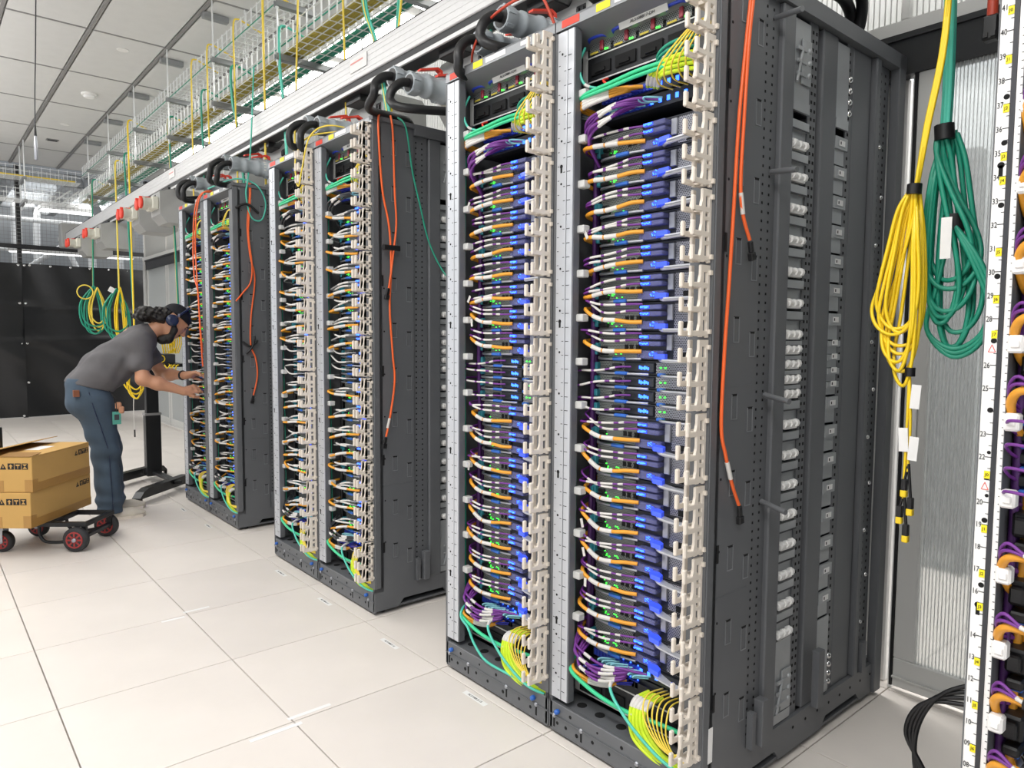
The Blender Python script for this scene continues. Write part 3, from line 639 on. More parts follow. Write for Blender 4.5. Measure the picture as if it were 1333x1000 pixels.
PUS = variants('purple_cable', K['purple'], .0032, .022, .0, (-.03, .03), 5, PMK, yr=.33)
GRA = variants('grey_cable', K['grey'], .0042, HU-.02, -.012, (-.055, .0), 7, ((.2, .4),))
GRB = variants('grey_cable', K['grey'], .0042, HU-.04, .01, (-.03, .02), 5, ((.2, .5),))
GRC = variants('charcoal_cable', K['dgrey'], .0042, HU-.03, -.012, (-.05, .03), 4, ((.25, .5),))
GRS = variants('grey_cable', K['grey'], .0036, .022, .0, (-.04, .04), 5, ((.2, .55),), yr=.32)
YLO = variants('amber_cable', K['orange'], .0064, .03, .012, (-.035, .055), 8, ((.26, .44),), bulge=.055)
# flag labels hanging off some cables
FLAG = MB().box((-.0015, -.011, -.019), (0, .0, .010), ch=.0005).mesh('flag_label', K['sleeve'])
def place(t, X0, y0, ms, name, lab, cat, z, group, sname=None):
    o = thing(name, lab, cat, (X0, y0, z), 0, group, ms[0]); obj('label_sleeve', ms[1], o, kind='stuff' if 0 else None); return o
def fill(X0, y0, rk, purple, lite=False):
    for n, (z, S, H, kd) in enumerate(LAY):
        if kd == 'c':
            i = n if n < 8 else n-12; band = 'above' if n < 8 else 'below'
            nm = 'compute_tray'; lab = '%s blue-lit server tray %s the thin trays, counted from them, %s' % (ORD[(7-i) if n < 8 else i], band, rk)
            wh = '%s tray %s the thin trays, %s' % (ORD[(7-i) if n < 8 else i], band, rk)
        else:
            nm = 'switch_tray'; lab = '%s thin switch tray from the top, middle of %s' % (ORD[n-8], rk); wh = '%s thin switch tray, %s' % (ORD[n-8], rk)
        t = thing(nm, lab, 'server tray', (X0, y0, z), 0, 'trays of the '+rk)
        for k, me in S:
            if lite and k in ('sockets', 'teal_latch', 'ports', 'release_handle', 'latch_plate'): continue
            obj(k, me, t)
        if purple:
            if kd == 'c':
                up = n < 6
                place(t, X0, y0, rv.choice((PUA_U if up else PUA_D)), 'purple_cable', 'upper purple cable with white sleeves, '+wh, 'purple cable', z, 'purple cables of the '+rk)
                o = place(t, X0, y0, rv.choice((PUB_U if up else PUB_D)), 'purple_cable', 'lower purple cable with white sleeves, '+wh, 'purple cable', z, 'purple cables of the '+rk)
                if rv.random() < .25: obj('flag_label', FLAG, o, (XF-.085, .50-rv.random()*.03, .03+rv.random()*.01), (rv.uniform(-.6, .6), 0, 0))
                place(t, X0, y0, rv.choice(ORG_U if n < 6 else ORG_D), 'amber_cable', 'thick amber cable with white sleeve, '+wh, 'amber cable', z, 'amber cables of the '+rk)
            else:
                place(t, X0, y0, rv.choice(PUS), 'purple_cable', 'purple cable with white sleeves, '+wh, 'purple cable', z, 'purple cables of the '+rk)
        else:
            if kd == 'c':
                place(t, X0, y0, rv.choice(GRA), 'grey_cable', 'upper pale grey cable, '+wh, 'grey cable', z, 'grey cables of the '+rk)
                place(t, X0, y0, rv.choice(GRC if rv.random() < .5 else GRB), 'grey_cable', 'lower grey cable, '+wh, 'grey cable', z, 'grey cables of the '+rk)
                place(t, X0, y0, rv.choice(YLO), 'amber_cable', 'looped amber cable with white sleeve, '+wh, 'amber cable', z, 'amber cables of the '+rk)
            else: place(t, X0, y0, rv.choice(GRS), 'grey_cable', 'pale grey cable, '+wh, 'grey cable', z, 'grey cables of the '+rk)
# ---- power shelves, network switches and their cables at the top and bottom of every rack
pw = []
b = MB().box((XF-.02, .03, 0), (.9, .565, .118)); pw.append(('shelf_body', b.mesh('shelf_body', K['blk_gr'])))
b = MB().box((XF-.022, .55, -.004), (XF-.012, .57, .122)).box((XF-.022, .03, -.004), (XF-.018, .57, 0)).box((XF-.022, .03, .072), (XF-.0195, .565, .076)); pw.append(('shelf_frame', b.mesh('shelf_frame', K['frame'])))
b = MB()
for q in range(5): b.box((XF-.026, .05+q*.1, .015), (XF-.02, .13+q*.1, .05)); b.box((XF-.032, .07+q*.1, .02), (XF-.025, .11+q*.1, .03))
pw.append(('blank_bays', b.mesh('blank_bays', K['hole'])))
PSU = MB().box((XF-.026, .004, .002), (XF-.02, .092, .04)).mesh('power_unit', K['perfd'])
PSUH = MB().tube([(XF-.022, .088, .040), (XF-.045, .075, .043), (XF-.045, .025, .043), (XF-.022, .012, .040)], .0062, n=6).mesh('pull_handle', K['blued'])
PSUR = MB().box((XF-.034, .030, .004), (XF-.026, .044, .034), ch=.002).mesh('red_release', mat('dark_red', '8A2A38', .4))
PSUL = MB().box((XF-.029, .022, .004), (XF-.026, .027, .008)).box((XF-.029, .014, .003), (XF-.026, .019, .007)).mesh('green_lamps', K['greenled'])
PSUS = MB().box((XF-.0275, .055, .002), (XF-.026, .088, .008)).mesh('warning_label', mat('dull_yellow', 'B9A83A', .6))
def power_shelf(X0, y0, z, lab, lamps=True):
    t = thing('power_shelf', lab, 'power shelf', (X0, y0, z), 0, 'power shelves of the racks')
    for k, me in pw: obj(k, me, t)
    if lamps:
        for q in range(5):
            u = obj('power_unit', PSU, t, (0, .045+q*.1, .078)); obj('pull_handle', PSUH, u); obj('red_release', PSUR, u); obj('green_lamps', PSUL, u); obj('warning_label', PSUS, u)
    return t
nb = MB().box((XF-.01, .035, 0), (.7, .50, .04)).mesh('switch_body', K['chassis'])
np_ = MB()
for q in range(14): np_.box((XF-.02, .30+q*.0135, .008), (XF-.01, .311+q*.0135, .03))
NPORT = np_.mesh('port_row', K['blued'])
np_ = MB()
for q in range(5): np_.box((XF-.0125, .17+q*.03, .012), (XF-.0095, .18+q*.03, .026)); np_.box((XF-.0125, .305+q*.03, .03), (XF-.0095, .309+q*.03, .033))
NLAMP = np_.mesh('blue_lamps', K['blueled'])
NTAB = MB().tube([(XF-.02, 0, .02), (XF-.05, .02, .022), (XF-.06, .03, .018), (XF-.045, .03, .012), (XF-.02, .005, .012)], .003, n=5).mesh('pull_tab', K['violet'])
NTAB2 = MB().tube([(XF-.02, 0, .02), (XF-.05, .03, .022), (XF-.062, .036, .018), (XF-.045, .036, .012), (XF-.02, .008, .012)], .0032, n=5).mesh('pull_tab', K['lblue'])
def net_switch(X0, y0, z, lab, tabs):
    t = thing('network_switch', lab, 'network switch', (X0, y0, z), 0, 'network switches of the racks')
    obj('switch_body', nb, t); obj('port_row', NPORT, t); obj('blue_lamps', NLAMP, t)
    for q in range(9): obj('pull_tab', NTAB if tabs else NTAB2, t, (0, (.32 if tabs else .25)+q*.018, .002*(q % 3)))
    return t
def loose(X0, y0, name, lab, cat, pts, r, m, group, n=6, sl=None):
    P = spline(pts, 7); o = thing(name, lab, cat, (X0, y0, 0), 0, group, MB().tube(P, r, n=n, smooth=False).mesh(name, K[m]))
    for a, b in (sl or ()):
        i0, i1 = int(a*(len(P)-1)), max(int(b*(len(P)-1)), int(a*(len(P)-1))+1)
        obj('label_sleeve', MB().tube(P[i0:i1+1], r*1.2, n=n, smooth=False).mesh('label_sleeve', K['sleeve']), o)
    return o
def ends(X0, y0, rk, big, purple):
    power_shelf(X0, y0, 2.145, 'power shelf with a row of blue-handled units, top of '+rk)
    power_shelf(X0, y0, .135, 'black blank-fronted power shelf at the foot of '+rk, False)
    net_switch(X0, y0, 2.055, 'switch with violet and lime plugs near the top of '+rk, True)
    net_switch(X0, y0, 2.008, 'switch with pale blue pull tabs near the top of '+rk, False)
    net_switch(X0, y0, ZL-.044, 'switch with pale blue pull tabs low in '+rk, False)
    net_switch(X0, y0, ZL-.09, 'switch with violet and lime plugs at the bottom of '+rk, True)
    G = lambda s: '%s of the %s' % (s, rk)
    rr = random.Random(hash(rk) % 1 + len(rk)+int(10*abs(y0)))
    # upper: amber and mint bundle going left, lime bundle, thin yellow fan on the right
    for q in range(3 if big else 2):
        loose(X0, y0, 'amber_cable', '%s amber cable in the bundle under the top power shelf, %s' % (('upper', 'middle', 'lower')[q], rk), 'amber cable',
              [(.09, .32+.02*q, 2.075), (.05, .36, 2.073-.006*q), (.03, .42, 2.068-.008*q), (.025, .50, 2.06-.009*q), (.06, .53, 2.055-.008*q), (.13, .535, 2.05-.01*q)], .0062, 'orange', G('amber cables'), sl=((.35, .6),))
    for q in range(2):
        loose(X0, y0, 'mint_cable', '%s mint green cable sweeping across under the top power shelf, %s' % (('upper', 'lower')[q], rk), 'mint cable',
              [(.08, .07, 2.09-.01*q), (.04, .16, 2.098-.012*q), (.02, .27, 2.095-.014*q), (.015, .38, 2.085-.012*q), (.015, .48, 2.077-.008*q), (.045, .53, 2.072), (.1, .54, 2.05)], .0058, 'mint', G('mint cables'))
    for q in range(4 if big else 3):
        loose(X0, y0, 'lime_cable', '%s lime cable from the top of the upper lime bundle, %s' % (ORD[q], rk), 'lime cable',
              [(.09, .30-.012*q, 2.07-.004*q), (.05, .26-.012*q, 2.085-.006*q), (.03, .19, 2.10-.012*q), (.025, .12, 2.098-.014*q), (.02, .06, 2.085-.014*q), (.01, .02, 2.07-.012*q)], .0062, 'lime', G('lime cables'), sl=((.08, .2),))
    for q in range(6 if big else 3):
        loose(X0, y0, 'yellow_cable', '%s thin yellow cable from the left in the upper right fan, %s' % (ORD[q], rk), 'yellow cable',
              [(.09, .21-.026*q, 2.04), (.03, .215-.026*q, 2.045), (-.005, .185-.022*q, 2.075), (-.01, .13-.016*q, 2.115), (-.005, .075-.009*q, 2.15), (.01, .02, 2.165-.012*q)], .0026, 'ylw', G('yellow cables'), n=5)
    loose(X0, y0, 'aqua_cable', 'aqua cable arching inside the left post under the roof, '+rk, 'aqua cable',
          [(.06, .53, 2.24), (.03, .525, 2.18), (.03, .505, 2.12), (.05, .47, 2.10), (.09, .42, 2.096)], .0045, 'aqua', G('aqua cables'), sl=((.55, .65),))
    loose(X0, y0, 'red_cable', 'short dark red cable below the top power shelf, '+rk, 'red cable', [(.09, .46, 2.135), (.06, .45, 2.12), (.055, .425, 2.10), (.09, .41, 2.09)], .004, 'red', G('red cables'))
    if big:
        for q in range(3):
            loose(X0, y0, 'green_cable', '%s green cable looped at the right below the top power shelf, %s' % (('upper', 'middle', 'lower')[q], rk), 'green cable',
                  [(.1, .09, 2.145-.014*q), (.05, .12, 2.15-.014*q), (.035, .19, 2.142-.015*q), (.05, .235, 2.125-.012*q), (.09, .24, 2.11-.01*q)], .005, 'green', G('green cables'))
        for q in range(3):
            loose(X0, y0, 'charcoal_cable', '%s thin charcoal cable from the left, hanging inside the left post, %s' % (ORD[q], rk), 'charcoal cable',
                  [(.05, .54, 2.16), (.04, .545-.004*q, 2.10), (.04, .54, 2.05-.01*q), (.05, .50-.01*q, 2.02-.006*q), (.09, .45, 2.02)], .0026, 'dgrey', G('charcoal cables'), n=5)
    # second switch: a sheaf of purple (or charcoal) cables going left and down
    cm, cn = ('purple', 'purple_cable') if purple else ('dgrey', 'charcoal_cable')
    for q in range(6 if big else 4):
        loose(X0, y0, cn, '%s %s from the top in the upper sheaf, %s' % (ORD[q], cn.replace('_', ' '), rk), cn.replace('_', ' '),
              [(.09, .26+.018*q, 2.024), (.05+.004*(q % 2), .31+.012*q, 2.03-.005*q), (.03-.01*(q % 3), .38, 2.024-.009*q), (.03-.012*((q*2) % 3), .45+.004*(q % 2), 2.006-.010*q), (.05-.008*(q % 3), .51-.006*q, 1.98-.011*q), (.09, .53-.008*q, 1.93-.012*q)], .0046, cm, G(cn.replace('_', ' ')+'s'), sl=((.38, .52),))
    for q in range(6 if big else 4):
        loose(X0, y0, cn, '%s %s from the top in the low sheaf, %s' % (ORD[q], cn.replace('_', ' '), rk), cn.replace('_', ' '),
              [(.09, .26+.018*q, ZL-.022), (.05+.004*(q % 2), .32, ZL-.012-.006*q), (.025-.012*(q % 3), .38, ZL-.016-.008*q), (.02-.012*((q*2) % 3), .45, ZL-.004-.009*q), (.03-.008*(q % 3), .51-.006*q, ZL+.016-.008*q), (.08, .53-.008*q, ZL+.06-.01*q)], .0046, cm, G(cn.replace('_', ' ')+'s'), sl=((.3, .42), (.55, .63)))
    # lower bundle
    for q in range(2):
        loose(X0, y0, 'amber_cable', '%s amber cable in the bundle above the bottom power shelf, %s' % (('upper', 'lower')[q], rk), 'amber cable',
              [(.09, .34+.02*q, ZL-.07), (.05, .38, ZL-.082-.006*q), (.02, .44, ZL-.08-.008*q), (.015, .50, ZL-.068-.008*q), (.05, .532, ZL-.05), (.11, .535, ZL-.01)], .0062, 'orange', G('amber cables'), sl=((.2, .4),))
    loose(X0, y0, 'mint_cable', 'thick mint green cable sagging across the bottom switch, '+rk, 'mint cable',
          [(.06, .535, ZL-.04), (.01, .51, ZL-.07), (.0, .44, ZL-.09), (.0, .36, ZL-.105), (.01, .28, ZL-.115), (.03, .2, ZL-.118), (.05, .1, ZL-.125), (.02, .03, ZL-.14)], .0068, 'mint', G('mint cables'), sl=((.62, .72),))
    loose(X0, y0, 'aqua_cable', 'slim aqua cable running diagonally down to the right above the base, '+rk, 'aqua cable',
          [(.08, .36, ZL-.045), (.0, .33, ZL-.06), (-.02, .25, ZL-.115), (-.02, .16, ZL-.165), (-.01, .09, ZL-.195), (.01, .03, ZL-.205)], .005, 'aqua', G('aqua cables'), sl=((.1, .22),))
    if big and not rk.endswith('near rack'):
        loose(X0, y0, 'aqua_cable', 'slim aqua cable hanging in a deep curve at the lower left, '+rk, 'aqua cable',
              [(.06, .53, ZL-.02), (.0, .50, ZL-.07), (-.01, .44, ZL-.10), (-.01, .40, ZL-.15), (-.01, .33, ZL-.19), (0, .22, ZL-.20), (.01, .12, ZL-.205)], .005, 'aqua', G('aqua cables'))
    for q in range(5 if big else 4):
        loose(X0, y0, 'lime_cable', '%s lime cable from the right in the hanging lime bundle, %s' % (ORD[q], rk), 'lime cable',
              [(.09, .20+.013*q, ZL-.07), (.03, .205+.013*q, ZL-.078), (.01, .205+.013*q, ZL-.11-.004*q), (.005, .18+.014*q, ZL-.15-.008*q), (.005, .12+.008*q, ZL-.185-.007*q), (.015, .05, ZL-.195-.007*q), (.02, .02, ZL-.195-.006*q)], .0064, 'lime', G('lime cables'), sl=((.12, .26),))
    for q in range(6 if big else 4):
        loose(X0, y0, 'yellow_cable', '%s thin yellow cable from the left in the lower right arcs, %s' % (ORD[q], rk), 'yellow cable',
              [(.09, .20-.017*q, ZL-.04), (.02, .20-.017*q, ZL-.035), (-.015, .19-.017*q, ZL-.065), (-.02, .165-.013*q, ZL-.11), (-.02, .12-.009*q, ZL-.145), (-.01, .06, ZL-.162+.004*q), (.01, .02, ZL-.165+.004*q)], .0026, 'ylw', G('yellow cables'), n=5)
    # vertical trunks inside the left post
    for q in range(4):
        x = .10+.022*q; y = .512+.008*(q % 2)
        loose(X0, y0, cn, '%s thick dark %s inside the left post, from its front, %s' % (ORD[q], cn.split('_')[0]+' cable', rk), cn.replace('_', ' '),
              [(x, y, 1.95), (x+.01, y+.012, 1.6), (x-.008, y-.004, 1.3), (x+.008, y+.01, .95), (x-.006, y, .6), (x, y+.006, ZL+.02)], .0085, 'purpd' if purple else 'black', G('trunks'))
    loose(X0, y0, 'aqua_cable', 'aqua cable running down the edge of the left post, '+rk, 'aqua cable',
          [(.05, .537, 2.05), (.045, .54, 1.5), (.05, .538, .9), (.05, .537, .34)], .003, 'green', G('aqua cables'), n=5)
RACKS = [(.030, -1.816, 'front pair near rack', 1, 1, 1, True), (.030, -1.211, 'front pair far rack', 1, 0, 1, True), (.062, .020, 'middle pair near rack', 0, 1, 1, False),
         (.062, .625, 'middle pair far rack', 0, 0, 1, False), (.085, 1.905, 'back pair near rack', 0, 1, 0, False), (.085, 2.510, 'back pair far rack', 0, 0, 0, False)]
DESC = {'front pair near rack': 'tall dark grey server rack nearest the camera, its side frame exposed, blue glow', 'front pair far rack': 'tall server rack joined to the left of the nearest full rack',
        'middle pair near rack': 'server rack of the middle pair with two orange leads down its side', 'middle pair far rack': 'left server rack of the middle pair, cream guides, grey cables',
        'back pair near rack': 'server rack of the back pair with a twisted orange lead on its side panel', 'back pair far rack': 'server rack the stooping person is working on'}
for X0, y0, rk, pur, side, gd, first in RACKS:
    rack(X0, y0, DESC[rk], side, gd, first and side)
    fill(X0, y0, rk, pur, lite=not gd); ends(X0, y0, rk, bool(pur), pur)
# ------------------------------------------------------------------ cut-off rack at the right edge
RX, RY = .012, -3.036        # its left post edge sits at y = -2.44
t = thing('server_rack', 'rack cut off by the right edge, white post numbered 41 to 08', 'rack', (RX, RY, 0), 0, 'dark grey racks in the row')
m = MB().box((0, .574, .1), (.004, .596, 2.285), 1, ch=.001).box((-.001, .596, .1), (.05, .598, 2.285), 0).box((.0, .566, .1), (.012, .574, 2.285), 2).box((.004, .555, .1), (.03, .566, 2.285), 0).box((.002, .556, .1), (.004, .5655, 2.285), 1).box((.03, .556, .1), (.06, .59, 2.285), 0)
obj('front_post', m.mesh('front_post', [K['rack'], K['label'], K['rackd']]), t, label='white numbered post')
obj('base', BASE, t); obj('top_flange', TOP, t); obj('roof', ROOF, t); obj('front_post', POSTR, t)
obj('left_side_panel', MB().box((.06, .590, .13), (1.12, .594, 2.29)).mesh('left_side_panel', K['rack']), t)
tk = MB(); hl = MB()
for u in range(5, 46):
    z = .1294+u*.04445
    tk.box((-.0007, .574, z-.0007), (0, .584, z+.0007)); tk.box((-.0007, .574, z-.0229), (0, .579, z-.0217))
    for e in range(3): tk.box((.0012, .556, z-.0007-e*.0148), (.002, .5595, z+.0005-e*.0148))
obj('tick_marks', tk.mesh('tick_marks', K['ink']), t, kind='stuff')
for u in range(6, 44):
    if u in (15, 24, 27, 21): continue
    z = .1294+u*.04445-.001
    obj('unit_number', text_mesh('%02d' % u, .0155, K['ink']), t, (-.0008, .5892, z), FRONT).scale = (.68, 1, 1)
YS = {41: 'J0', 39: 'J1', 37: 'J2', 35: 'J3', 34: 'J4', 31: 'J5', 29: 'J6', 27.5: 'J7', 21.4: 'J0', 19: 'J1', 17: 'J2', 15.5: 'J3', 13: 'J4', 11: 'J5', 9: 'J6'}
ym = MB().box((-.0012, -.005, -.0075), (0, .005, .0075), ch=.0004).mesh('port_sticker', K['yel'])
for u, s in YS.items():
    z = .1294+u*.04445-.008
    o = obj('port_sticker', ym, t, (-.0004, .5792, z)); obj('port_letters', text_mesh(s, .0085, K['ink']), o, (-.0016, 0, 0), FRONT)
for u in (37.3, 35.4, 32.8, 29.8, 27.05, 24.05, 21.1, 19.2, 16.3): hl.disc((0, .5795, .1294+u*.04445), (-1, 0, 0), .0052, 12, 0, .0006)
for u in (22.2, 20.3): hl.disc((0, .578, .1294+u*.04445), (-1, 0, 0), .0035, 10, 0, .0006)
for u in (34.3, 15.2): hl.disc((0, .583, .1294+u*.04445+.008), (-1, 0, 0), .0062, 12, 0, .0006); hl.box((-.0006, .5795, .1294+u*.04445-.012), (0, .5865, .1294+u*.04445+.008))
obj('post_holes', hl.mesh('post_holes', K['hole']), t, kind='stuff')
for u in (26.7, 20.7):
    z = .1294+u*.04445; w = MB()
    for a, b in (((.588, z-.006), (.576, z-.006)), ((.576, z-.006), (.582, z+.008)), ((.582, z+.008), (.588, z-.006))): w.cyl((-.0006, *a), (-.0006, *b), .0007, n=4)
    obj('warning_triangle', w.mesh('warning_triangle', K['tri']), t)
clip2 = MB().box((-.008, .53, -.016), (.02, .556, .018), ch=.004).box((-.012, .535, -.006), (-.006, .55, .008), ch=.002).mesh('cable_clip', K['label'])
for q in range(13): obj('cable_clip', clip2, t, (0, 0, .44+q*.1475))
# its trays, only their left ends in view
hx = [('chassis', MB().box((.10, .04, 0), (.9, .525, .125)).mesh('chassis', K['chassis'])),
      ('hex_grille', MB().box((.094, .30, .012), (.10, .50, .115)).box((.09, .30, .0), (.10, .52, .008)).mesh('hex_grille', K['perfhex'])),
      ('blue_latch', MB().box((.08, .500, .03), (.096, .510, .10), ch=.003).box((.05, .515, .012), (.09, .535, .022), ch=.002).mesh('blue_latch', K['bluepl'])),
      ('black_connector', MB().box((.04, .508, .05), (.10, .545, .10), ch=.005).box((.025, .515, .058), (.045, .54, .092), ch=.004).box((.03, .51, .022), (.1, .54, .042), ch=.004).mesh('black_connector', K['black'])),
      ('ejector_lever', MB().tube([(.07, .52, .004), (.03, .49, .0), (.03, .42, .0), (.06, .34, .002)], .007, n=6).mesh('ejector_lever', K['silver']))]
hs = [('chassis', MB().box((.10, .04, 0), (.9, .525, .04)).mesh('chassis', K['chassis'])),
      ('blue_latch', MB().box((.04, .505, .0), (.095, .54, .009), ch=.003).mesh('blue_latch', K['bluepl'])),
      ('black_connector', MB().box((.05, .50, .012), (.10, .545, .036), ch=.004).box((.045, .505, .017), (.051, .53, .03)).mesh('black_connector', K['black'])),
      ('port_panel', MB().box((.09, .30, .004), (.10, .50, .036), ch=.002).box((.087, .44, .012), (.0905, .46, .028)).mesh('port_panel', K['silver']))]
z = .36; n = 0; ZR = []
while z < 2.12:
    big = not (.92 < z < 1.20); H = .135 if big else .0445
    tr = thing('compute_tray' if big else 'switch_tray', '%s tray from the bottom of the numbered rack at the right edge' % ORD[n] if n < 20 else 'top tray of the numbered rack at the right edge', 'server tray', (RX, RY, z), 0, 'trays of the numbered rack')
    for k, me in (hx if big else hs): obj(k, me, tr)
    ZR.append((z, big)); z += H; n += 1
for i, (z, big) in enumerate(ZR):
    for q in range(2 if big else 1):
        dz = .05+.012*q if big else .02
        loose(RX, RY, 'purple_cable', '%s purple cable, %s tray from the bottom, numbered right-hand rack' % ('upper' if q else 'lower', ORD[min(i, 19)]), 'purple cable',
              [(.09, .538, z-.03), (.03, .548, z-.01+.01*q), (-.01, .548, z+dz*.5), (-.03, .53, z+dz*.8+.004*q), (-.04, .49, z+dz*.7-.01*q), (-.035, .43, z+dz*.45-.012*q), (-.01, .36, z+dz*.2)], .0034, 'purple', 'purple cables of the numbered rack', sl=((.62, .75),))
    if big:
        o = loose(RX, RY, 'amber_cable', 'thick amber cable, %s tray from the bottom, numbered right-hand rack' % ORD[min(i, 19)], 'amber cable',
              [(.09, .535, z-.08), (.04, .545, z-.05), (.005, .548, z-.005), (-.02, .53, z+.025), (-.03, .49, z+.03), (-.03, .43, z+.015), (-.01, .36, z+.005)], .0085, 'orange', 'amber cables of the numbered rack')
        obj('black_wrap', MB().tube([(-.03, .49, z+.034), (-.034, .46, z+.03), (-.034, .435, z+.022)], .017, n=8, sub=3).mesh('black_wrap', K['black']), o)
for q in range(3):
    loose(RX, RY, 'amber_cable', '%s vertical amber cable from the front, behind the clips of the numbered rack' % ORD[q], 'amber cable', [(.08+.02*q, .54-.008*q, 2.05), (.085+.02*q, .533-.008*q, 1.2), (.08+.02*q, .54-.008*q, .35)], .009, 'orange', 'vertical amber cables of the numbered rack')
    loose(RX, RY, 'purple_cable', '%s vertical deep purple cable from the front, behind the clips of the numbered rack' % ORD[q], 'purple cable', [(.05+.03*q, .55-.004*q, 2.05), (.056+.03*q, .545-.004*q, 1.3), (.05+.03*q, .55-.004*q, .35)], .008, 'purpd', 'vertical purple cables of the numbered rack')
# black leads drooping out of its open left side
for q in range(4):
    loose(0, 0, 'black_lead', '%s black lead from the left drooping to the floor beside the numbered rack' % ORD[q], 'black lead',
          [(.45, -2.44, .50-.018*q), (.42, -2.36, .485-.02*q), (.40, -2.275+.012*q, .43-.012*q), (.40, -2.225+.01*q, .33-.01*q), (.40, -2.22-.006*q, .22), (.41, -2.25-.02*q, .10), (.43, -2.29-.03*q, .012), (.47, -2.35-.04*q, .008)], .006, 'black', 'black leads on the floor')
# ------------------------------------------------------------------ leads hanging down rack sides
def conn(o, p, tilt, m='black'):
    obj('connector', MB().box((-.008, -.005, -.03), (.008, .005, .0), ch=.002).box((-.011, -.007, -.052), (.011, .007, -.03), ch=.002).mesh('connector', K[m]), o, p, (0, tilt, 0), label='black connector end')
o = loose(0, 0, 'orange_lead', 'longer orange lead hanging on the nearest rack side panel', 'orange lead', [(.145, -1.84, 2.33), (.14, -1.835, 2.22), (.128, -1.832, 2.1), (.108, -1.83, 1.9), (.096, -1.829, 1.66), (.085, -1.829, 1.48), (.072, -1.829, 1.3), (.066, -1.829, 1.1), (.085, -1.832, 1.02), (.115, -1.834, .94), (.15, -1.836, .875)], .0052, 'orng', 'orange leads on the nearest rack')
conn(o, (.153, -1.836, .872), math.radians(-8))
obj('label_sleeve', MB().tube([(.092, -1.8325, 1.0), (.110, -1.834, .952)], .0064, n=8).mesh('label_sleeve', K['sleeve']), o)
o = loose(0, 0, 'orange_lead', 'shorter orange lead hanging on the nearest rack side panel, ending halfway up', 'orange lead', [(.15, -1.85, 2.33), (.142, -1.842, 2.22), (.132, -1.838, 2.1), (.122, -1.836, 1.9), (.115, -1.836, 1.74), (.128, -1.837, 1.66), (.16, -1.84, 1.595)], .0052, 'orng', 'orange leads on the nearest rack')
conn(o, (.162, -1.84, 1.592), math.radians(-16))
obj('label_sleeve', MB().tube([(.117, -1.836, 1.715), (.128, -1.837, 1.66)], .0064, n=8).mesh('label_sleeve', K['sleeve']), o)
o = loose(0, 0, 'orange_lead', 'longer orange lead on the side of the middle pair, tied with a black strap', 'orange lead', [(.09, -.0, 2.335), (.08, -.012, 2.25), (.1, -.008, 2.0), (.135, -.008, 1.83), (.143, -.01, 1.65), (.136, -.008, 1.46), (.15, -.008, 1.25), (.16, -.008, 1.12), (.135, -.01, .96), (.11, -.012, .86)], .005, 'orng', 'orange leads on the middle pair')
conn(o, (.108, -.012, .857), math.radians(10))
obj('black_strap', MB().box((.10, -.02, -.012), (.19, -.003, .012), ch=.003).mesh('black_strap', K['black']), o, (0, 0, 1.735))
obj('label_sleeve', MB().tube([(.13, -.0103, .945), (.118, -.0113, .9)], .0062, n=8).mesh('label_sleeve', K['sleeve']), o)
o = loose(0, 0, 'orange_lead', 'shorter orange lead on the side of the middle pair, ending above waist height', 'orange lead', [(.15, .0, 2.335), (.155, -.012, 2.25), (.165, -.008, 2.0), (.172, -.01, 1.85), (.155, -.012, 1.72), (.14, -.014, 1.62), (.128, -.014, 1.55)], .005, 'orng', 'orange leads on the middle pair')
conn(o, (.126, -.014, 1.548), math.radians(12))
loose(0, 0, 'green_lead', 'single green lead curving down the middle pair side panel to the front pair', 'green lead', [(.2, .02, 2.34), (.225, -.012, 2.29), (.26, -.01, 2.1), (.30, -.012, 1.95), (.345, -.02, 1.78), (.40, -.06, 1.64), (.42, -.16, 1.56), (.38, -.32, 1.54), (.3, -.5, 1.54), (.2, -.66, 1.56)], .0045, 'green', 'green leads')
o = loose(0, 0, 'orange_lead', 'longer orange lead on the back pair side panel, twisted through a black tie', 'orange lead', [(.20, 1.91, 2.335), (.195, 1.89, 2.25), (.175, 1.885, 2.05), (.19, 1.888, 1.86), (.22, 1.89, 1.7), (.19, 1.89, 1.45), (.185, 1.89, 1.26), (.215, 1.888, 1.17), (.225, 1.888, 1.05), (.195, 1.886, .92)], .0052, 'orng', 'orange leads on the back pair')
conn(o, (.192, 1.886, .915), math.radians(10))
obj('black_tie', MB().tube([(.13, 1.885, 1.28), (.18, 1.876, 1.25), (.23, 1.884, 1.29)], .008, n=6).tube([(.15, 1.884, 1.2), (.19, 1.874, 1.25), (.21, 1.884, 1.32)], .007, n=6).mesh('black_tie', K['black']), o)
o = loose(0, 0, 'orange_lead', 'shorter orange lead on the back pair side panel, swinging to its front edge', 'orange lead', [(.21, 1.912, 2.335), (.20, 1.888, 2.25), (.18, 1.88, 2.0), (.20, 1.882, 1.8), (.19, 1.886, 1.68), (.14, 1.886, 1.61), (.09, 1.88, 1.55)], .0052, 'orng', 'orange leads on the back pair')
obj('black_tie', MB().tube([(.10, 1.885, 2.16), (.17, 1.873, 2.19), (.25, 1.88, 2.14)], .009, n=6).mesh('black_tie', K['black']), o)
for q in range(2):
    loose(0, 0, 'orange_lead', '%s orange lead draped over the front of the back pair' % ('left', 'right')[q], 'orange lead',
          [(.15, 2.42-.05*q, 2.335), (.06, 2.43-.04*q, 2.33), (.02, 2.47-.05*q, 2.22), (.01, 2.50-.05*q, 1.98), (.0, 2.46-.06*q, 1.75), (.0, 2.38, 1.62-.02*q), (.0, 2.36-.01*q, 1.4), (.02, 2.38, 1.1+.1*q)], .005, 'orng', 'orange leads on the back pair')
